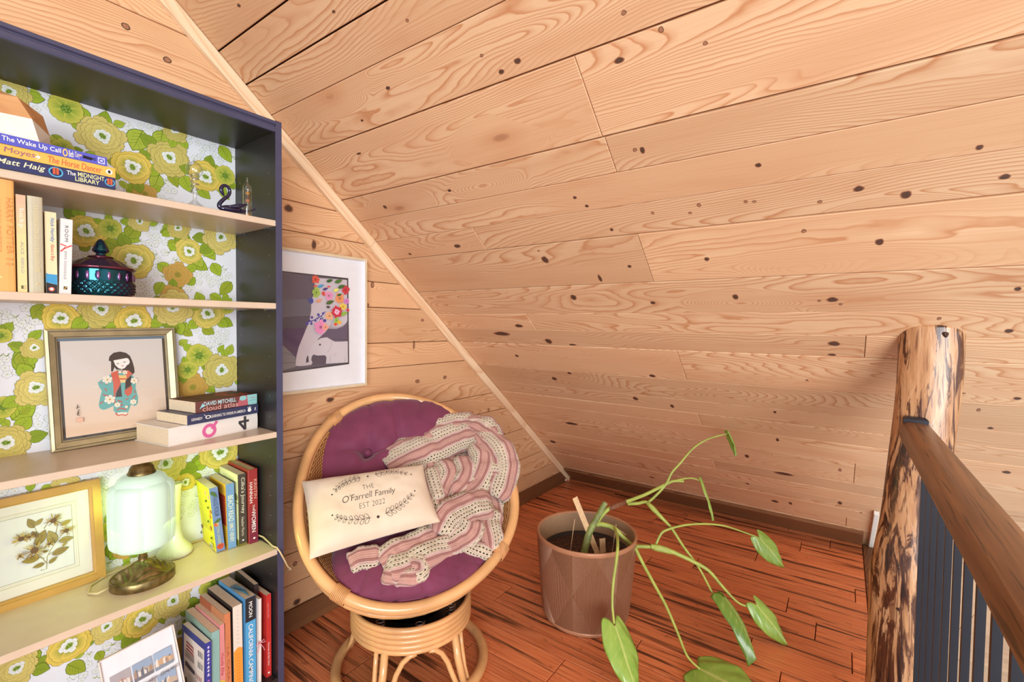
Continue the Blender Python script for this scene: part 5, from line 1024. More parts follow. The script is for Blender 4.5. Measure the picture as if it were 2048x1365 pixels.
# --- table lamp with a lobed milk-glass shade -----------------------------------
LX, LY = .440, -.160
lp = thing('table_lamp', 'lit table lamp with lobed milk-glass shade and bronze leaf-cast base', 'lamp', (LX, LY, SH[3]+.0003))
br = NT('antique_bronze'); tcn = br.n('ShaderNodeTexCoord'); nz = br.n('ShaderNodeTexNoise', {'Vector': (tcn, 3), 'Scale': 60.0, 'Detail': 3.0})
br.col(br.ramp((nz, 0), [(.3, rgba((98, 84, 52))), (.7, rgba((156, 134, 88)))])); br.set(Metallic=.85, Roughness=.36); M['bronze'] = br.m
mb = MB(); mb.lathe([(.0690, 0), (.0705, .002), (.0705, .021), (.0685, .0235), (.064, .024)], 56, rfun=lambda a, z: 1+.03*math.cos(2*a)); mb.build('base', 'bronze', lp, auto=.7)
mb = MB()
def mound(u, v):
    a = 2*PI*u; r = .0655*(1-v)+.009*v; z = .0235+.038*v**1.4
    lob = abs(math.cos(a*2)); ve = .0042*math.sin(r*420+7*lob)*lob*(1-v)*min(1, 4*v+.2)
    r2 = r*(1+.03*math.cos(2*a)); return (r2*math.cos(a), r2*math.sin(a), z+.006*lob*math.sin(PI*v)+ve)
mb.grid(mound, 160, 40, closed_u=True); mb.build('leaf_casting', 'bronze', lp, True)
mb = MB(); mb.lathe([(.010, .056), (.0125, .060), (.009, .063), (.0115, .066), (.009, .074), (.0125, .080), (.0125, .086), (.009, .0885), (.011, .092), (.016, .095)], 24); mb.build('collar', 'bronze', lp, True)
gl = NT('milk_glass_lit'); gl.col(rgba((190, 214, 196))); gl.set(Roughness=.25)
gl.b.inputs['Emission Color'].default_value = (.72, 1.0, .80, 1); gl.b.inputs['Emission Strength'].default_value = .36
M['milk_lit'] = gl.m
# seam between two lobes faces the room
a0 = math.atan2(-1.716-LY, 0-LX)
def lobes(a, z):
    k = abs(math.sin(3*(a-a0))); return .885+.115*k**.42
mb = MB()
mb.lathe([(.030, .0935), (.046, .095), (.058, .100)], 120, cap=False)
mb.lathe([(.058, .100), (.0655, .103), (.0715, .111), (.0735, .122), (.0745, .18), (.0745, .245), (.0728, .262), (.068, .272), (.0585, .277)], 120, rfun=lobes, cap=False)
mb.lathe([(.060, .273), (.056, .283), (.051, .291), (.043, .297), (.030, .300)], 120, cap=False)
mb.build('shade', 'milk_lit', lp, True)
for k in range(6):
    an = a0+k*PI/3; rr_ = .0745*.885+.0015
    mb = MB(); mb.tube([(.062*math.cos(an), .062*math.sin(an), .108), (rr_*math.cos(an), rr_*math.sin(an), .124), (rr_*math.cos(an), rr_*math.sin(an), .252), (.0615*math.cos(an), .0615*math.sin(an), .268)], .0016, 6); mb.build('shade_rib', 'milk_lit', lp, True)
mb = MB(); mb.lathe([(.0300, .297), (.0320, .300), (.0320, .304), (.029, .308), (.0265, .318), (.020, .326), (.012, .330)], 32, rfun=lambda a, z: 1+(.03*math.cos(12*a) if .305 < z < .325 else 0)); mb.build('cap', 'bronze', lp, True)
# light given off by the glowing glass, one small panel per side of the shade
for k in (1, 2, 3, 4, 5):
    an = a0+k*PI/3+PI/6*0
    l = bpy.data.lights.new('lamp_glow', 'AREA'); l.shape = 'RECTANGLE'; l.size = .06; l.size_y = .14; l.energy = (.72, .42, .06, .14, .30)[k-1]; l.color = (.72, 1.0, .20)
    lo = bpy.data.objects.new('shade_light', l); COL.objects.link(lo); lo.parent = lp
    d_ = Vector((math.cos(an), math.sin(an), -.45)); lo.location = (.0785*math.cos(an), .0785*math.sin(an), .185); lo.rotation_euler = d_.to_track_quat('-Z', 'Y').to_euler()
M['cord'] = simple('cream_cord', (206, 184, 140), .5)
mb = MB(); zc_ = SH[3]+.0032
mb.tube([(LX-.068, LY+.008, zc_+.008), (.345, -.155, zc_+.004), (.332, -.128, zc_), (.345, -.085, zc_), (.385, -.052, zc_), (.44, -.040, zc_), (.52, -.030, zc_), (.62, -.022, zc_), (.70, -.020, zc_), (.735, -.05, zc_), (.7465, -.14, zc_+.012), (.7470, -.20, zc_+.016), (.7475, -.258, zc_+.003), (.751, -.277, zc_+.002), (.757, -.284, zc_-.012), (.772, -.283, zc_-.045), (.788, -.272, zc_-.075), (.803, -.262, zc_-.092), (.806, -.262, zc_-.096)], .0026, 8)
wpart(mb, 'cord', 'cord', lp, True)
mb = MB(); mb.tube([(.806, -.262, zc_-.096), (.806, -.24, zc_-.105), (.800, -.20, zc_-.14), (.795, -.15, zc_-.22), (.795, -.08, zc_-.34), (.80, -.03, zc_-.42)], .0014, 6)
wpart(mb, 'thin_cord', simple('clear_cord', (214, 190, 160), .4), lp, True)

# --- milk-glass vase behind the lamp
vs_ = thing('milk_glass_vase', 'white ribbed milk-glass vase with flared foot half hidden behind the lamp', 'vase', (.548, -.060, SH[3]+.0003))
M['milk'] = simple('milk_glass', (222, 226, 206), .18, vary=.03, spec=.6)
mb = MB(); mb.lathe([(.040, 0), (.0455, .004), (.046, .012), (.040, .022), (.030, .034), (.021, .050), (.016, .075), (.0145, .11), (.015, .16), (.018, .205), (.022, .222), (.019, .222), (.014, .20), (.012, .11)], 120, rfun=lambda a, z: 1+.022*abs(math.sin(14*a+z*40)), cap=False)
mb.add([(.04*math.cos(2*PI*k/24), .04*math.sin(2*PI*k/24), 0.0002) for k in range(24)], [tuple(range(23, -1, -1))])
mb.build('body', 'milk', vs_, True)

# --- clear easel with postcards on the bottom shelf
pe = thing('postcard_display', 'tilted clear acrylic holder with nine small city photos on the bottom shelf', 'picture', (.37, -.20, z5+.036))
E0, E1, T0_ = Vector((.358, -.236, .099)), Vector((.515, -.238, .112)), Vector((.338, -.180, .318))
U = (E1-E0); V = (T0_-E0); Wd, Ht = U.length, .226
U.normalize(); V = (V-U*V.dot(U)).normalized(); mx = basis(E0, U, V, U.cross(V))
pd = thing('tmp', 'x', 'x'); bpy.data.objects.remove(pd)
mb = MB(); mb.box((0, 0, -.0018), (Wd, Ht, 0), bev=.0005); sh = mb.build('card', 'card_w', pe); sh.matrix_parent_inverse = ROOTM[pe.name].inverted(); sh.matrix_basis = mx
a = Art(lambda u, v, z: (u, v, .0003+z))
rr = random.Random(9)
cols = [((150, 168, 190), (186, 168, 148), (120, 118, 124)), ((156, 176, 200), (198, 162, 126), (136, 146, 156)), ((176, 168, 170), (190, 150, 140), (130, 126, 140))]
for i in range(3):
    for j in range(3):
        x0, y0 = .012+i*(Wd-.02)/3, .016+j*(Ht-.05)/3; x1, y1 = x0+(Wd-.03)/3, y0+(Ht-.09)/3
        s_, g_, d_ = cols[(i+j) % 3]
        a.poly([(x0, y0), (x1, y0), (x1, y1), (x0, y1)], s_); a.poly([(x0, y0), (x1, y0), (x1, y0+(y1-y0)*.45), (x0+(x1-x0)*.5, y0+(y1-y0)*.62), (x0, y0+(y1-y0)*.4)], g_)
        a.poly([(x0, y0), (x1, y0), (x1, y0+(y1-y0)*.2), (x0, y0+(y1-y0)*.25)], d_)
        for q in range(7):
            bx = x0+rr.random()*(x1-x0)*.85; a.poly([(bx, y0+(y1-y0)*.2), (bx+.006, y0+(y1-y0)*.2), (bx+.006, y0+(y1-y0)*rr.uniform(.4, .75)), (bx, y0+(y1-y0)*.5)], rr.choice([(222, 214, 206), (168, 140, 120), (110, 112, 126), (206, 176, 146)]))
yt = .016+2*(Ht-.05)/3-.013
a.text('WELLINGTON', .012+Wd*.23, yt, Wd*.40, .0085, (120, 112, 110)); a.text('NEW', .012+Wd*.53, yt, Wd*.12, .0085, (120, 112, 110)); a.text('ZEALAND', .012+Wd*.77, yt, Wd*.28, .0085, (120, 112, 110))
pc_ = a.build('photo_print', sh)
mb = MB(); mb.box((-.002, -.001, .0022), (Wd+.002, Ht+.002, .0042), bev=.0006); g = mb.build('acrylic_front', 'pane', sh)
mb = MB(); mb.box((-.004, 0, -.004), (Wd+.004, .004, .010), bev=.0008); mb.box((-.004, 0, -.0045), (-.001, Ht+.004, .0055), bev=.0006); mb.box((Wd+.001, 0, -.0045), (Wd+.004, Ht+.004, .0055), bev=.0006); mb.box((-.004, Ht+.001, -.0045), (Wd+.004, Ht+.004, .0055), bev=.0006)
mb.build('acrylic_rim', simple('acrylic_edge', (228, 218, 206), .15), sh)
mb = MB(); mb.add([(0, 0, -.006), (Wd, 0, -.006), (Wd*.95, Ht*.95, -.012), (.01, Ht*.95, -.012), (0, .02, -.075), (Wd, .02, -.075)], [(3, 2, 5, 4), (0, 3, 4), (1, 5, 2)]); mb.build('stand', simple('acrylic_stand', (224, 206, 186), .2), sh)
# ================================================================== RATTAN CHAIR
CO3 = Vector((1.177, -.42, .595)); az_ = math.radians(-122.8); tl_ = math.radians(42)
hh_ = Vector((math.cos(az_), math.sin(az_), 0)); CN = math.sin(tl_)*hh_ + Vector((0, 0, math.cos(tl_)))
CE2 = -math.cos(tl_)*hh_ + Vector((0, 0, math.sin(tl_))); CE1 = CE2.cross(CN)
def C3(a, b, n): return CO3 + CE1*a + CE2*b + CN*n
RC = [0.4203, -0.0040, -0.0016, -0.0156, -0.0066, 0.0115, -0.0068]
def rimr(t): return RC[0]+RC[1]*math.cos(t)+RC[2]*math.sin(t)+RC[3]*math.cos(2*t)+RC[4]*math.sin(2*t)+RC[5]*math.cos(3*t)+RC[6]*math.sin(3*t)
BXc, BYc = 1.115, -.500
ch = thing('rattan_chair', 'round rattan swivel chair with woven cane bowl on a hooped base', 'chair', (BXc, BYc, 0))
RT = .0185
mb = MB(); N = 120
mb.tube([C3((rimr(t)-RT)*math.cos(t), (rimr(t)-RT)*math.sin(t), 0) for t in [2*PI*k/N for k in range(N)]], RT, 14, closed=True)
wpart(mb, 'rim', 'rattan', ch, True)
mb = MB()
mb.tube([C3((rimr(t)-.040)*math.cos(t), (rimr(t)-.040)*math.sin(t), -.020) for t in [2*PI*k/N for k in range(N)]], .0085, 10, closed=True)
wpart(mb, 'inner_hoop', 'rattan', ch, True)
mb = MB()
mb.tube([C3((rimr(t)-.026)*math.cos(t), (rimr(t)-.026)*math.sin(t), -.034) for t in [2*PI*k/N for k in range(N)]], .011, 10, closed=True)
wpart(mb, 'outer_hoop', 'rattan', ch, True)
for deg in (-46, 52, 128, -127):
    mb = MB(); t0 = math.radians(deg)
    for q in range(9):
        t = t0+(q-4)*.0125; c = C3((rimr(t)-RT)*math.cos(t), (rimr(t)-RT)*math.sin(t), -.004)
        tang = (C3(-math.sin(t), math.cos(t), 0)-CO3); rad = (C3(math.cos(t), math.sin(t), 0)-CO3)
        mb.tube([c+rad*(.0225*math.cos(a))+CN*(.0235*math.sin(a)) for a in [2*PI*k/20 for k in range(20)]], .0026, 6, closed=True)
    wpart(mb, 'binding', 'rattan_dk', ch, True)
# woven bowl
wk_ = NT('woven_cane'); uvn = wk_.n('ShaderNodeUVMap')
sp = wk_.n('ShaderNodeSeparateXYZ', {0: (uvn, 0)})
w1 = wk_.math('SINE', wk_.math('MULTIPLY', (sp, 0), 560.0)); w2 = wk_.math('SINE', wk_.math('MULTIPLY', (sp, 1), 230.0))
wv = wk_.math('MULTIPLY', w1, w2); ab = wk_.math('ABSOLUTE', w2)
wk_.col(wk_.mix(wk_.step(wv, -.2, .7), rgba((126, 76, 36)), rgba((216, 160, 96))))
wk_.set(Roughness=.5); wk_.bump(wv, .8, .004); M['cane'] = wk_.m
def bowl_n(rho): return -.185*(1-min(1, rho)**2.4)-.008
mb = MB(); NU, NV = 96, 22
for sgn, off in ((1, 0), (-1, -.006)):
    pass
vs = []; uv = []
for j in range(NV):
    rho = 1-.62*j/(NV-1)
    for i in range(NU):
        t = 2*PI*i/NU; r = (rimr(t)-.044)*rho; vs.append(C3(r*math.cos(t), r*math.sin(t), bowl_n(rho))); uv.append((i/NU, j/(NV-1)))
fs = [(j*NU+i, j*NU+(i+1) % NU, (j+1)*NU+(i+1) % NU, (j+1)*NU+i) for j in range(NV-1) for i in range(NU)]
mb.add(vs, fs); bo = wpart(mb, 'woven_bowl', 'cane', ch, True)
ul = bo.data.uv_layers.new(name='UVMap')
for p in bo.data.polygons:
    for li, vi in zip(p.loop_indices, p.vertices):
        u, v = uv[vi]
        if u == 0 and max(uv[q][0] for q in p.vertices) > .6: u = 1.0
        ul.data[li].uv = (u, v)
sm = bo.modifiers.new('thick', 'SOLIDIFY'); sm.thickness = .005
# frame hoops and ribs under the bowl
for rho, n_, r_ in ((.95, -.052, .0125), (.87, -.080, .0125), (.70, -.118, .010), (.50, -.165, .011), (.36, -.190, .011)):
    mb = MB(); mb.tube([C3(rho*rimr(t)*math.cos(t), rho*rimr(t)*math.sin(t), n_-.012) for t in [2*PI*k/64 for k in range(64)]], r_, 10, closed=True); wpart(mb, 'bowl_hoop', 'rattan', ch, True)
for k in range(8):
    t = 2*PI*(k+.5)/8; mb = MB()
    mb.tube([C3(rho*(rimr(t)-.03)*math.cos(t), rho*(rimr(t)-.03)*math.sin(t), bowl_n(rho)-.014) for rho in (1, .9, .78, .64, .5, .36)], .009, 8); wpart(mb, 'rib', 'rattan', ch, True)
# base: stacked hoops, legs, floor ring
def hoop(name, z, R_, r_, mat='rattan'):
    mb = MB(); mb.tube([(BXc+R_*math.cos(a), BYc+R_*math.sin(a), z) for a in [2*PI*k/96 for k in range(96)]], r_, 12, closed=True); return wpart(mb, name, mat, ch, True)
for k in range(5): hoop('base_hoop', .241-.0172*k, .1985, .0092)
hoop('floor_ring', .0175, .2540, .0172)
mb = MB(); mb.lathe([(.185, .175), (.185, .2), (.10, .2), (.10, .175)], 32, (BXc, BYc, 0)); wpart(mb, 'swivel_plate', 'black_metal', ch)
mb = MB(); mb.lathe([(.05, .2), (.05, .235), (.11, .245)], 24, (BXc, BYc, 0)); wpart(mb, 'swivel_column', 'black_metal', ch)
for k in range(4):
    an = 2*PI*k/4
    for q in range(5):
        pass
for k in range(3):
    mb = MB(); a0_ = az_+(-.9+.9*k)
    mb.tube([(BXc+.15*math.cos(a0_)+.014*math.cos(t), BYc+.15*math.sin(a0_)+.014*math.sin(t), .203+.0016*t) for t in [i*PI/6 for i in range(36)]], .0028, 6); wpart(mb, 'coil_spring', 'steel', ch, True)
for deg in (-151.0, -84.0, 8, 96, 172):
    pass
for an, ins_ in ((az_-.60, 1), (az_+.60, -1), (az_-2.15, -1), (az_+2.15, 1)):
    def cp_(a, R_, z): return (BXc+R_*math.cos(a), BYc+R_*math.sin(a), z)
    mb = MB(); mb.tube([cp_(an, .198, .172), cp_(an, .212, .10), cp_(an, .240, .020)], .0125, 10); wpart(mb, 'leg', 'rattan', ch, True)
    mb = MB(); mb.tube([cp_(an-ins_*.15, .1985, .170), cp_(an-ins_*.15, .205, .12), cp_(an-ins_*.12, .220, .06), cp_(an-ins_*.09, .240, .020)], .0078, 8); wpart(mb, 'leg_brace', 'rattan', ch, True)
    mb = MB(); mb.tube([cp_(an+ins_*.50, .1985, .166), cp_(an+ins_*.40, .1985, .160), cp_(an+ins_*.29, .201, .142), cp_(an+ins_*.20, .208, .108), cp_(an+ins_*.145, .220, .065), cp_(an+ins_*.10, .240, .020)], .0088, 8); wpart(mb, 'leg_brace', 'rattan', ch, True)

# ================================================================== CUSHIONS
def fabric(name, c, c2, rough=.75, weave=900, b=.08):
    m = NT(name); tc = m.n('ShaderNodeTexCoord')
    a = m.n('ShaderNodeTexNoise', {'Vector': (tc, 3), 'Scale': 9.0, 'Detail': 2.0}); w_ = m.n('ShaderNodeTexNoise', {'Vector': (tc, 3), 'Scale': float(weave), 'Detail': 1.0})
    m.col(m.ramp((a, 0), [(.3, rgba(c)), (.7, rgba(c2))])); m.set(Roughness=rough); m.b.inputs['Sheen Weight'].default_value = .25
    m.bump((w_, 0), b, .001); return m.m
M['plum'] = fabric('plum_cotton', (108, 38, 68), (124, 48, 80))
def noise3(x, y, z): return mnoise.noise(Vector((x, y, z)))
def cushion(name, label, cx, cy, ax, ay, n0, th, tilt, tufts, creases, tone, ex=2.6, wr=.0035):
    r = thing(name, label, 'cushion', C3(cx, cy, n0-.02))
    NR, NA = 30, 128
    def P(rho, t, side):
        ct, st = math.cos(t), math.sin(t)
        k = (abs(ct)**ex+abs(st)**ex)**(-1/ex)
        a, b = cx+ax*rho*k*ct, cy+ay*rho*k*st
        prof = max(0, 1-rho**3.2)**.5
        n = n0 + tilt*(b-cy) + side*th/2*prof
        if side > 0:
            for (ta, tb, tr, td) in tufts:
                d = math.hypot(a-ta, b-tb); n -= td*math.exp(-(d/tr)**2) + .006*math.exp(-(d/(tr*3))**2)
                an = math.atan2(b-tb, a-ta); n -= .004*max(0, math.cos(an*6+1))**6*math.exp(-(d/(tr*2.2))**2)*min(1, d/.02)
            for (x0, y0, x1, y1, cw, cd) in creases:
                dx, dy = x1-x0, y1-y0; L2 = dx*dx+dy*dy; q = max(0, min(1, ((a-x0)*dx+(b-y0)*dy)/L2)); d = math.hypot(a-x0-dx*q, b-y0-dy*q)
                n -= cd*math.exp(-(d/cw)**2)*(.4+.6*math.sin(PI*min(1, q+.25)))
            n += wr*noise3(a*14, b*14, 3)*prof + .5*wr*noise3(a*34, b*30, 9)
        if rho > .7:   # gathered folds along the seam
            g = (rho-.7)/.3; n += side*.0042*g*(1-g*.6)*math.sin(t*38+5*noise3(ct*4, st*4, 1))*prof**.5
        return C3(a, b, n)
    mb = MB()
    vs = [P(0, 0, 1)]; fs = []
    for i in range(1, NR+1):
        for k in range(NA): vs.append(P((i/NR)**.75, 2*PI*k/NA, 1))
    fs += [(0, 1+k, 1+(k+1) % NA) for k in range(NA)]
    for i in range(NR-1):
        for k in range(NA): fs.append((1+i*NA+k, 1+(i+1)*NA+k, 1+(i+1)*NA+(k+1) % NA, 1+i*NA+(k+1) % NA))
    off = len(vs); last = 1+(NR-1)*NA
    for i in range(NR-1, 0, -3):
        for k in range(NA): vs.append(P((i/NR)**.75, 2*PI*k/NA, -1))
    nb = (len(vs)-off)//NA
    for k in range(NA): fs.append((last+k, off+k, off+(k+1) % NA, last+(k+1) % NA))
    for i in range(nb-1):
        for k in range(NA): fs.append((off+i*NA+k, off+(i+1)*NA+k, off+(i+1)*NA+(k+1) % NA, off+i*NA+(k+1) % NA))
    fs.append(tuple(off+(nb-1)*NA+k for k in range(NA)))
    mb.add(vs, fs); wpart(mb, 'pad', tone, r, True)
    mb = MB(); mb.tube([P(1.0, 2*PI*k/NA, 1)+(P(1.0, 2*PI*k/NA, 1)-C3(cx, cy, n0)).normalized()*.001 for k in range(NA)], .0046, 8, closed=True)
    wpart(mb, 'piping', tone, r, True)
    for (ta, tb, tr, td) in tufts:
        if td > .02:
            q = C3(ta, tb, n0+tilt*(tb-cy)+th/2*.98-td*.92); mb = MB()
            def bt(u, v): 
                a = 2*PI*u; f = PI/2*v; return q+(CE1*math.cos(a)+CE2*math.sin(a))*(.0115*math.cos(f))+CN*(.0065*math.sin(f))
            mb.grid(bt, 16, 6, closed_u=True); wpart(mb, 'button', tone, r, True)
    return r
cushion('back_cushion', 'plum tufted cushion against the back of the rattan chair', -.0, .140, .325, .264, -.066, .120, .26, [(-.140, .185, .034, .044), (-.01, .19, .034, .044)],
        [(-.04, .42, -.015, .20, .008, .020), (-.12, .41, -.125, .29, .007, .017), (.09, .41, .075, .30, .007, .015), (-.14, .185, -.30, .20, .012, .010), (-.14, .185, -.01, .19, .014, .018), (-.26, .35, -.20, .27, .007, .012), (-.14, .185, -.22, .06, .014, .010), (-.14, .185, -.13, .32, .010, .010)], 'plum', ex=2.3)
cushion('seat_cushion', 'plum round seat cushion with piped edge in the rattan chair', -.012, -.222, .268, .166, -.056, .122, -.36, [], [(-.09, -.39, -.08, -.31, .006, .013), (-.2, -.34, -.17, -.28, .006, .012), (.0, -.395, .0, -.34, .006, .010), (.12, -.37, .11, -.32, .006, .010), (-.15, -.38, -.13, -.32, .006, .012), (.19, -.33, .17, -.28, .006, .010), (.06, -.39, .055, -.33, .005, .008)], 'plum', ex=2.3)

# ================================================================== CROCHET THROW
cr = NT('crochet_wool'); uvn = cr.n('ShaderNodeUVMap'); sp = cr.n('ShaderNodeSeparateXYZ', {0: (uvn, 0)})
per = cr.math('FRACT', cr.math('MULTIPLY', (sp, 0), 1/.078))
CRM, PNK, ROS, PAL = rgba((238, 218, 188)), rgba((218, 152, 138)), rgba((168, 86, 78)), rgba((230, 186, 178))
c = cr.ramp(per, [(0, PNK), (.10, ROS), (.20, PAL), (.28, CRM), (.72, CRM), (.721, PAL), (.80, ROS), (.88, PNK)], 'CONSTANT')
vv = cr.math('MULTIPLY', (sp, 1), 1/.0125)
band = cr.math('MULTIPLY', cr.math('GREATER_THAN', per, .28), cr.math('LESS_THAN', per, .72))
uu = cr.math('MULTIPLY', cr.math('SUBTRACT', per, .28), 1/.1467)        # three rows of shells in the cream band
row = cr.math('FLOOR', uu); fu = cr.math('SUBTRACT', cr.math('FRACT', uu), .5)
fv = cr.math('SUBTRACT', cr.math('FRACT', cr.math('MULTIPLY_ADD', row, .5, vv)), .5)
wob = cr.n('ShaderNodeTexNoise', {'Vector': cr.vmul((uvn, 0), (90, 90, 1)), 'Scale': 1.0, 'Detail': 1.0})
d2 = cr.math('ADD', cr.math('MULTIPLY', cr.math('MULTIPLY', fu, fu), 2.6), cr.math('MULTIPLY', fv, fv))
hole = cr.math('MULTIPLY', cr.step(cr.math('ADD', d2, cr.math('MULTIPLY', (wob, 0), .07)), .13, .10), band)
rib = cr.math('ABSOLUTE', cr.math('SINE', cr.math('MULTIPLY', (sp, 1), 900.0)))
rib2 = cr.math('ABSOLUTE', cr.math('SINE', cr.math('MULTIPLY', (sp, 0), 620.0)))
hgt = cr.math('MULTIPLY_ADD', rib, rib2, cr.math('MULTIPLY', d2, .9))
fz = cr.n('ShaderNodeTexNoise', {'Vector': cr.vmul((uvn, 0), (800, 800, 1)), 'Scale': 1.0, 'Detail': 2.0})
cd_ = cr.mix(cr.math('MULTIPLY', cr.math('SUBTRACT', 1.0, rib), .18), (c, 0), rgba((150, 84, 70)))
cd_ = cr.mix(cr.math('MULTIPLY', (fz, 0), .25), cd_, rgba((250, 236, 220)))
cr.col(cd_); cr.set(Roughness=.9); cr.b.inputs['Sheen Weight'].default_value = .3
cr.link(cr.math('SUBTRACT', 1.0, hole), cr.b.inputs['Alpha'])
cr.bump(hgt, .9, .003); M['crochet'] = cr.m
tw = MB(); tuv = []
for (P, hgt_, uo, seed) in FOLDS:
    NL, NC = 44, 26; acc = 0; prev = None; o = len(tw.v); vs = []
    for j in range(NL):
        t = j/(NL-1); a, b, n, hw = bez(P, t); a2, b2, *_ = bez(P, min(1, t+.01)); a1, b1, *_ = bez(P, max(0, t-.01))
        dx, dy = a2-a1, b2-b1; L = math.hypot(dx, dy) or 1; px, py = -dy/L, dx/L
        if prev: acc += math.hypot(a-prev[0], b-prev[1])
        prev = (a, b); end = min(1, 5*t+.35, 5*(1-t)+.35)
        for k in range(NC):
            ph = (k/(NC-1)*2-1)*1.95
            s_ = math.sin(ph) if abs(ph) < PI/2 else math.copysign(1-.10*(abs(ph)-PI/2), ph)
            cth = math.cos(ph) if abs(ph) < PI/2 else -1.15*(abs(ph)-PI/2)*1.6
            w_ = hw*(1+.13*noise3(t*4, seed, k*.08))*end**.5
            A, B = a+px*w_*s_, b+py*w_*s_
            N_ = n + .80*hgt_*cth*end + .016*noise3(A*15, B*15, seed) + .009*noise3(A*34, B*34, seed+5)
            vs.append(C3(A, B, N_)); tuv.append((uo+hw*ph*.78, acc))
    tw.add(vs, [(j*NC+k, j*NC+k+1, (j+1)*NC+k+1, (j+1)*NC+k) for j in range(NL-1) for k in range(NC-1)])
thr = tw.build('crocheted_throw', 'crochet', None, True)
tag(thr, 'pink, rose and cream crocheted throw bunched over the right side of the rattan chair', 'blanket')
ul = thr.data.uv_layers.new(name='UVMap')
vi_ = [0]*len(thr.data.loops); thr.data.loops.foreach_get('vertex_index', vi_)
ul.data.foreach_set('uv', [x for v in vi_ for x in tuv[v]])
sm = thr.modifiers.new('thick', 'SOLIDIFY'); sm.thickness = .004; sm.offset = 0

# ================================================================== PILLOW
M['pillow'] = fabric('cream_cotton', (222, 200, 174), (228, 208, 184), .8)
pk = [C3(*q) for q in PILLOW]
TL_, TR_, BR_, BL_ = Vector(pk[0]), Vector(pk[1]), Vector(pk[2]), Vector(pk[3])
BR_ = BR_ + (BR_-TR_)*.10
pil = thing('pillow', 'cream rectangular pillow printed with a family name and leaf sprigs on the rattan chair', 'pillow', (TL_+TR_+BR_+BL_)/4)
PNn = ((TR_-BL_).cross(TL_-BR_)).normalized()
if PNn.dot(CN) < 0: PNn = -PNn
def pil_pt(u, v, side, lift=0.0):
    q = (TL_*(1-u)+TR_*u)*v + (BL_*(1-u)+BR_*u)*(1-v)
    x, y = 2*u-1, 2*v-1
    # edges bow inward between the corners
    inx = .008*(1-y*y)*x; iny = .006*(1-x*x)*y
    U_ = (TR_-TL_).normalized(); V_ = (TL_-BL_).normalized()
    q = q - U_*inx - V_*iny
    k = max(0, (1-x**4)*(1-y**4))**.55
    n = .050*k + (.0035*noise3(u*7, v*5, 2) + .0025*noise3(u*16, v*10, 7))*k
    return q + PNn*(side*n + lift)
mb = MB(); mb.grid(lambda u, v: pil_pt(u, v, 1), 56, 36); mb.grid(lambda u, v: pil_pt(1-u, v, -1), 56, 36); wpart(mb, 'pillow_case', 'pillow', pil, True)
def pu(X, Y):
    """photo-crop layout of the print -> pillow (u, v)"""
    return X, Y
def pfn(u, v, z): return pil_pt(u, v, 1, .0012+z)
a = Art(pfn, dz=.00001); INK = (58, 46, 44)
def ptext(body, cx, cy, w, h, sh=0.0, bold=0.0, sk=0.0, sp_=1.0):
    V, F = letters(body, bold, sh, sp_); a.z += a.dz; out = []
    for (p, q) in V: out.append(pfn(cx+(p-.5)*w, cy+(q-.5)*h+sk*(p-.5), a.z))
    a.mb.add(out, F); a.col += [rgba(INK)]*len(out)
ptext('THE', .495, .675, .092, .070, bold=-.06, sp_=1.0)
ptext("O'Farrell Family", .492, .535, .43, .125, sh=.22, bold=-.035, sp_=.95)
ptext('EST 2022', .500, .405, .205, .072, sh=.1, bold=-.06)
def sprig(P, sgn, n=7, ls=.052):
    pts = [bez([(p[0], p[1]) for p in P], i/20) for i in range(21)]
    a.line([tuple(p) for p in pts], .0035, INK, .0022)
    for i in range(n):
        t = .06+.86*i/(n-1); p = bez(P, t); p2 = bez(P, min(1, t+.03)); dx, dy = p2[0]-p[0], (p2[1]-p[1])*.55; L = math.hypot(dx, dy); dx, dy = dx/L, dy/L
        l_ = ls*(1-.55*t)
        for s_ in (1, -1):
            an = math.atan2(dy, dx)+s_*.75; ex_, ey_ = math.cos(an), math.sin(an); nx, ny = -ey_, ex_
            lp_ = [(0, 0), (.35, .18), (.7, .26), (.95, .16), (1.02, 0), (.95, -.16), (.7, -.26), (.35, -.18), (0, 0)]
            a.line([(p[0]+l_*(ex_*x_+nx*y_), p[1]+l_*1.75*(ey_*x_+ny*y_)) for x_, y_ in lp_], .0032, INK)
sprig([(.455, .855), (.37, .83), (.30, .78), (.235, .705)], 1); sprig([(.565, .86), (.66, .875), (.75, .855), (.83, .79)], 1)
sprig([(.470, .215), (.38, .225), (.28, .275), (.215, .335)], 1); sprig([(.580, .215), (.67, .255), (.76, .33), (.835, .42)], 1)
for x_, y_, r_ in [(.51, .855, .008), (.205, .655, .006), (.87, .765, .006), (.185, .375, .006), (.525, .205, .011), (.865, .475, .006)]: a.disc(x_, y_, r_, INK, 10, ry=r_*1.75)
a.build('print', pil, world=True)

# ================================================================== PLANT AND POT
PX, PY, RB, RTP, PH = 1.740, -.867, .174, .206, .347
pm_ = NT('fluted_copper'); tcn = pm_.n('ShaderNodeUVMap'); sp = pm_.n('ShaderNodeSeparateXYZ', {0: (tcn, 0)})
u7 = pm_.math('MULTIPLY', (sp, 0), 7.0); tri = pm_.math('ABSOLUTE', pm_.math('SUBTRACT', pm_.math('FRACT', u7), .5))      # 0..0.5
v2 = pm_.math('MULTIPLY', pm_.math('ABSOLUTE', pm_.math('SUBTRACT', (sp, 1), .48)), 1.05)
ins = pm_.math('LESS_THAN', tri, v2)
sgn_ = pm_.math('SIGN', pm_.math('SUBTRACT', pm_.math('FRACT', u7), .5))
ver = pm_.math('SINE', pm_.math('MULTIPLY', (sp, 0), 2*PI*224))
dia = pm_.math('SINE', pm_.math('MULTIPLY_ADD', tri, 2*PI*32, pm_.math('MULTIPLY', (sp, 1), 2*PI*36)))
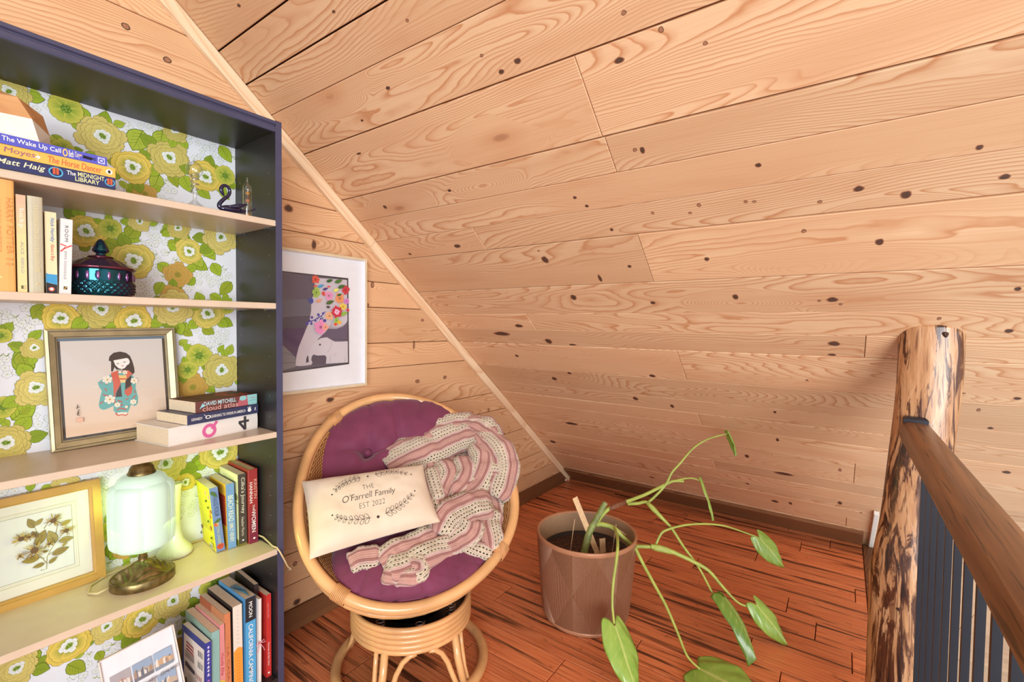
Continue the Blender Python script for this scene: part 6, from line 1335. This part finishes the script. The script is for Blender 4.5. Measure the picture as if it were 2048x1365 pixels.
hg = pm_.n('ShaderNodeMix', None, data_type='FLOAT'); pm_.link(ins, hg.inputs[0]); pm_.link(ver, hg.inputs[2]); pm_.link(dia, hg.inputs[3])
pm_.col(pm_.mix(pm_.step((hg, 0), -.9, .3), rgba((140, 94, 68)), rgba((190, 138, 106)))); pm_.set(Roughness=.34, Metallic=.25)
pm_.bump((hg, 0), .7, .003); M['pot_flute'] = pm_.m
M['pot'] = simple('copper_plastic', (186, 132, 98), .34, .1, vary=.03)
M['pot_in'] = simple('pot_inside', (176, 142, 110), .5, vary=.04)
pot = thing('plant_pot', 'large copper-brown fluted pot standing on the floor beside the rattan chair', 'pot', (PX, PY, 0))
def prad(z): return RB+(RTP-RB)*min(1, max(0, z/PH))**.75
NU = 144; zz = [.022+i*(PH-.017-.022)/24 for i in range(25)]
mb = MB(); vs = []; uv = []
for z in zz:
    for k in range(NU+1):
        t = 2*PI*k/NU+2.0; r = prad(z); vs.append((PX+r*math.cos(t), PY+r*math.sin(t), z)); uv.append((k/NU, (z-.022)/(PH-.039)))
mb.add(vs, [(j*(NU+1)+k, j*(NU+1)+k+1, (j+1)*(NU+1)+k+1, (j+1)*(NU+1)+k) for j in range(24) for k in range(NU)])
ob = wpart(mb, 'fluted_wall', 'pot_flute', pot, True); ul = ob.data.uv_layers.new(name='UVMap'); vi_ = [0]*len(ob.data.loops); ob.data.loops.foreach_get('vertex_index', vi_); ul.data.foreach_set('uv', [x for v in vi_ for x in uv[v]])
mb = MB(); mb.lathe([(RB-.012, 0), (RB-.003, .002), (RB, .008), (prad(.022), .022)], 96, (PX, PY, 0)); wpart(mb, 'foot', 'pot', pot, True)
mb = MB(); mb.lathe([(prad(PH-.017), PH-.017), (RTP+.0005, PH-.006), (RTP-.001, PH-.001), (RTP-.005, PH), (RTP-.009, PH-.002), (RTP-.011, PH-.008)], 96, (PX, PY, 0), cap=False); wpart(mb, 'lip', 'pot', pot, True)
mb = MB(); mb.lathe([(RTP-.011, PH-.008), (RTP-.016, .24), (RB-.006, .03)], 96, (PX, PY, 0), cap=False); wpart(mb, 'inner_wall', 'pot_in', pot, True)
M['black_plastic'] = simple('nursery_pot', (30, 26, 26), .5)
mb = MB(); mb.lathe([(.180, .20), (.181, .262), (.177, .263), (.176, .20)], 72, (PX, PY, 0), cap=False); wpart(mb, 'nursery_pot', 'black_plastic', pot, True)
so = NT('potting_soil'); tcn = so.n('ShaderNodeTexCoord'); n1 = so.n('ShaderNodeTexNoise', {'Vector': (tcn, 3), 'Scale': 110.0, 'Detail': 5.0}); n2 = so.n('ShaderNodeTexVoronoi', {'Vector': (tcn, 3), 'Scale': 130.0})
so.col(so.mix(so.step((n2, 'Distance'), .16, .10), (so.ramp((n1, 0), [(.3, rgba((34, 20, 14))), (.65, rgba((92, 60, 44)))]), 0), rgba((190, 160, 136)))); so.set(Roughness=.95); so.bump((n1, 0), 1.0, .006); M['soil'] = so.m
mb = MB()
def soil(u, v):
    t = 2*PI*u; r = .177*v; return (PX+r*math.cos(t), PY+r*math.sin(t), .247+.010*noise3(r*math.cos(t)*22, r*math.sin(t)*22, 0)+.005*noise3(r*math.cos(t)*60, r*math.sin(t)*60, 4))
mb.grid(soil, 72, 26, closed_u=True); so_ = wpart(mb, 'soil', 'soil', pot, True); so_['kind'] = 'stuff'

def plantmat(name, a, b, rough=.32, trans=.12):
    m = NT(name); tc = m.n('ShaderNodeTexCoord'); nz = m.n('ShaderNodeTexNoise', {'Vector': (tc, 3), 'Scale': 14.0, 'Detail': 2.0})
    at = m.n('ShaderNodeAttribute'); at.attribute_name = 'Col'
    c = m.ramp((nz, 0), [(.3, rgba(a)), (.7, rgba(b))]); m.col(m.mix((at, 'Fac'), (c, 0), rgba((206, 216, 130)))); m.set(Roughness=rough)
    m.b.inputs['Coat Weight'].default_value = .35; m.b.inputs['Coat Roughness'].default_value = .15
    m.b.inputs['Subsurface Weight'].default_value = 0.0
    return m.m
M['leaf'] = plantmat('leaf_green', (128, 170, 62), (158, 190, 86)); M['leaf_d'] = plantmat('leaf_deep', (92, 132, 44), (118, 152, 58))
M['stem'] = simple('green_stem', (176, 190, 92), .4, vary=.15, nscale=25); M['trunk'] = simple('plant_trunk', (140, 150, 84), .5, vary=.35, nscale=40, bump=.3); M['scar'] = simple('brown_scar', (132, 84, 56), .7, vary=.3, nscale=120)
pl = thing('swiss_cheese_plant', 'leggy green plant with long arching stems and drooping leaves growing in the copper pot', 'plant', (STEMS[0][0][0], STEMS[0][0][1], .247))
for i, P in enumerate(STEMS):
    if i == 0: P = [P[0][:2]+[.225, P[0][3]]] + P[1:]
    mb = MB(); pts = smooth_path(P); mb.tube(pts, .005, 10); wpart(mb, 'stem', 'trunk' if i == 0 else 'stem', pl, True)
mb = MB(); t0 = Vector(STEMS[0][-1][:3]); t1 = Vector(STEMS[0][-2][:3]); mb.tube([t0-(t0-t1)*.02, t0+(t0-t1)*.05], .0122, 10); wpart(mb, 'cut_end', 'scar', pl)
for q in (2, 4):
    p = Vector(STEMS[0][q][:3]); p0 = Vector(STEMS[0][q-1][:3]); mb = MB(); d_ = (p-p0).normalized(); mb.tube([p-d_*.004, p, p+d_*.004], .0158-.001*q, 10); wpart(mb, 'node_scar', 'scar', pl)
p = Vector(STEMS[1][2][:3]); p2 = Vector(STEMS[1][4][:3]); mb = MB(); mb.tube([tuple(p)+(.0085,), tuple(p*.6+p2*.4)+(.0115,), tuple(p2)+(.0085,)], .01, 10); wpart(mb, 'node_scar', 'scar', pl, True)
# papery sheaths at two forks
for (i, a_, b_, r_) in ((6, 0, 2, .0125), (3, 2, 4, .011)):
    mb = MB(); A_, B_ = Vector(STEMS[i][a_][:3]), Vector(STEMS[i][b_][:3]); mb.tube([tuple(A_)+(r_*.7,), tuple(A_*.75+B_*.25)+(r_,), tuple(A_*.4+B_*.6)+(r_*.75,), tuple(B_)+(r_*.35,)], r_, 10); wpart(mb, 'sheath', 'stem', pl, True)
CAMP = Vector((0, -1.716, 1.2))
for (P, Q, wd_, roll, curl, kind) in LEAVES:
    P, Q = Vector(P), Vector(Q); ax = (Q-P); L = ax.length; ax.normalize()
    up = Vector((-.25, -.75, .62)); up = (up-ax*up.dot(ax)).normalized(); sd = ax.cross(up)
    c_, s_ = math.cos(roll), math.sin(roll); up2 = up*c_+sd*s_; sd2 = ax.cross(up2)
    NU, NV = 21, 34; mb = MB(); vs = []; cols = []
    for j in range(NV):
        v = j/(NV-1); t = v
        # heart-shaped outline with a drawn-out tip
        if t < .30: w = (.62+.38*math.sin(t/.30*PI/2))
        else: w = max(0, math.cos((t-.30)/.70*PI/2))**.9
        if t > .93: w = max(w, .035*(1-t)/.07)
        for i in range(NU):
            u = i/(NU-1)*2-1; au = abs(u)
            back = .17*L*math.exp(-(v/.2)**2)*math.sin(min(1, au*1.05)*PI*.62)      # basal lobes reach behind the stalk
            x = L*t-back*(1-v); y = wd_*u*w
            z = .10*wd_*au + curl*wd_*2.2*(au**2)*(-1) - curl*L*.5*t*t + .045*wd_*math.sin(au*9-v*16)*au + .05*wd_*noise3(u*1.5+P.x*9, v*3, roll)
            if kind == 't': 
                tw_ = 1.5*(v-.3)*u; y, z = wd_*w*u*math.cos(tw_*.8)*(.75 if u < 0 else 1), z+wd_*w*abs(u)*math.sin(.9)*(1 if u < 0 else .2)
            vs.append(P+ax*x+sd2*y+up2*z)
            vein = max(0, 1-au*NU*.55)
            lat = max(0, math.cos((v*1.0-au*.22)*2*PI*7))**14*.45*(au < .9)
            f = min(1, vein*.8+lat*.6); cols.append((f, f, f, 1))
    fs = []
    for j in range(NV-1):
        for i in range(NU-1):
            if kind == 'b' and wd_ > .12 and 15 <= j <= 18 and i in (14, 15, 16, 17): continue     # split hole
            fs.append((j*NU+i, j*NU+i+1, (j+1)*NU+i+1, (j+1)*NU+i))
    mb.add(vs, fs); lf_ = wpart(mb, 'leaf', 'leaf_d' if (kind == 't' or wd_ > .12) else 'leaf', pl, True, colors=cols)
    sm = lf_.modifiers.new('thick', 'SOLIDIFY'); sm.thickness = .0009
M['stick'] = simple('bare_wood', (228, 188, 142), .6, vary=.12, nscale=60)
SL = ['flat wooden stick standing tall at the back of the pot soil', 'thin skewer upright at the left of the pot soil', 'short flat wooden tag at the front of the pot soil', 'thin skewer upright at the right of the pot soil', 'short skewer leaning against the right inside of the pot']
for (A_, B_, w_), lb in zip(STAKES, SL):
    A_, B_ = Vector(A_), Vector(B_); d_ = (A_-B_).normalized()
    k_ = (B_.z-.237)/d_.z if d_.z > .7 else 0
    B_ = B_-d_*max(0, k_)
    mb = MB()
    if w_ > .01:
        X = d_; Y = (X.cross(Vector((-.6, -.7, .3)))).normalized(); Z = X.cross(Y); L = (A_-B_).length
        ob = MB(); ob.box((0, -w_/2, -.001), (L, w_/2, .001), bev=.0006); o = ob.build('plant_stake', 'stick', None, matrix=basis(B_, X, Y, Z))
    else:
        mb.tube([B_, A_], w_/2, 8); o = mb.build('plant_stake', 'stick')
    tag(o, lb, 'stick', 'wooden sticks in the pot')

# ================================================================== LOG POST AND RAILING
lpst = thing('log_post', 'varnished peeled log post with dark streaks and knots beside the railing', 'post', (POST[-3][0], POST[-3][1], 0))
mb = MB(); pts = smooth_path(POST, 8); NA = 56
pts = pts[::-1]; vs = []
for (x, y, z, r) in pts:
    for k in range(NA):
        a_ = 2*PI*k/NA; rr_ = r*(1+.035*noise3(math.cos(a_)*1.6, math.sin(a_)*1.6, z*2.2)+.018*noise3(math.cos(a_)*4, math.sin(a_)*4, z*6)+.012*noise3(math.cos(a_)*9, math.sin(a_)*9, z*3))
        p = Vector((x+.64*rr_*math.cos(a_), y+rr_*math.sin(a_), z))
        h_ = (X0-p.x)*SI - p.z*CO           # distance below the ceiling boards
        if h_ < -.004: p.z = ((X0-p.x)*SI+.004)/CO
        vs.append(p)
m_ = len(pts); mb.add(vs, [(j*NA+k, j*NA+(k+1) % NA, (j+1)*NA+(k+1) % NA, (j+1)*NA+k) for j in range(m_-1) for k in range(NA)]+[tuple(range(NA-1, -1, -1)), tuple((m_-1)*NA+k for k in range(NA))])
wpart(mb, 'trunk', 'log', lpst, True)
for (p, ra, rb_) in PKNOT:
    p = Vector(p); ax_ = Vector((POST[3][0], POST[3][1], p.z)); 
    zc_i = min(POST, key=lambda q: abs(q[2]-p.z)); ax_ = Vector((zc_i[0], zc_i[1], p.z)); d_ = (p-ax_).normalized(); Y_ = Vector((0, 0, 1)); X_ = Y_.cross(d_)
    el_ = 1/math.hypot(d_.x/.64, d_.y); cpt_ = ax_+d_*(zc_i[3]*el_*1.005); mb = MB()
    mb.grid(lambda u, v: cpt_+(X_*ra*math.cos(2*PI*u)+Y_*rb_*math.sin(2*PI*u))*(1-v)*(1+.12*math.sin(6*PI*u))+d_*(.006*math.sin(v*PI)-.004*(1-v)), 20, 7, closed_u=True); wpart(mb, 'knot', simple('post_knot', (70, 42, 28), .45, vary=.5, nscale=120), lpst, True)

rl = thing('railing', 'oak handrail on square black metal balusters ending at the log post', 'railing', (.9, -1.90, 0))
yA_, yB_, zT = -1.858, -1.924, .936
prof = [(yA_+.004, zT-.040), (yA_, zT-.032), (yA_, zT-.016), (yA_-.004, zT-.006), (yA_-.014, zT-.001), ((yA_+yB_)/2, zT), (yB_+.014, zT-.001), (yB_+.004, zT-.006), (yB_, zT-.016), (yB_, zT-.032), (yB_-.004+.008, zT-.040)]
n = len(prof); xa, xb = .10, 1.728
mb = MB(); mb.add([(xa, y, z) for y, z in prof]+[(xb, y, z) for y, z in prof], [(i, (i+1) % n, n+(i+1) % n, n+i) for i in range(n)]+[tuple(range(n-1, -1, -1)), tuple(range(n, 2*n))])
wpart(mb, 'handrail', 'oak', rl, auto=.6)
mb = MB(); mb.box((1.722, yB_+.006, zT-.034), (1.756, yA_-.006, zT+.013), bev=.006); wpart(mb, 'end_bracket', 'black_metal', rl)
mb = MB(); mb.box((xa, -1.909, zT-.047), (1.74, -1.880, zT-.0395), bev=.001); wpart(mb, 'top_channel', 'black_metal', rl)
mb = MB(); mb.box((xa, -1.911, .075), (1.76, -1.889, .099), bev=.001); wpart(mb, 'bottom_rail', 'black_metal', rl)
for k in range(18):
    x = .8125+.0893*(9-k); mb = MB(); mb.box((x-.0055, -1.9055, .095), (x+.0055, -1.8945, zT-.045), bev=.0010); wpart(mb, 'baluster', 'black_metal', rl)
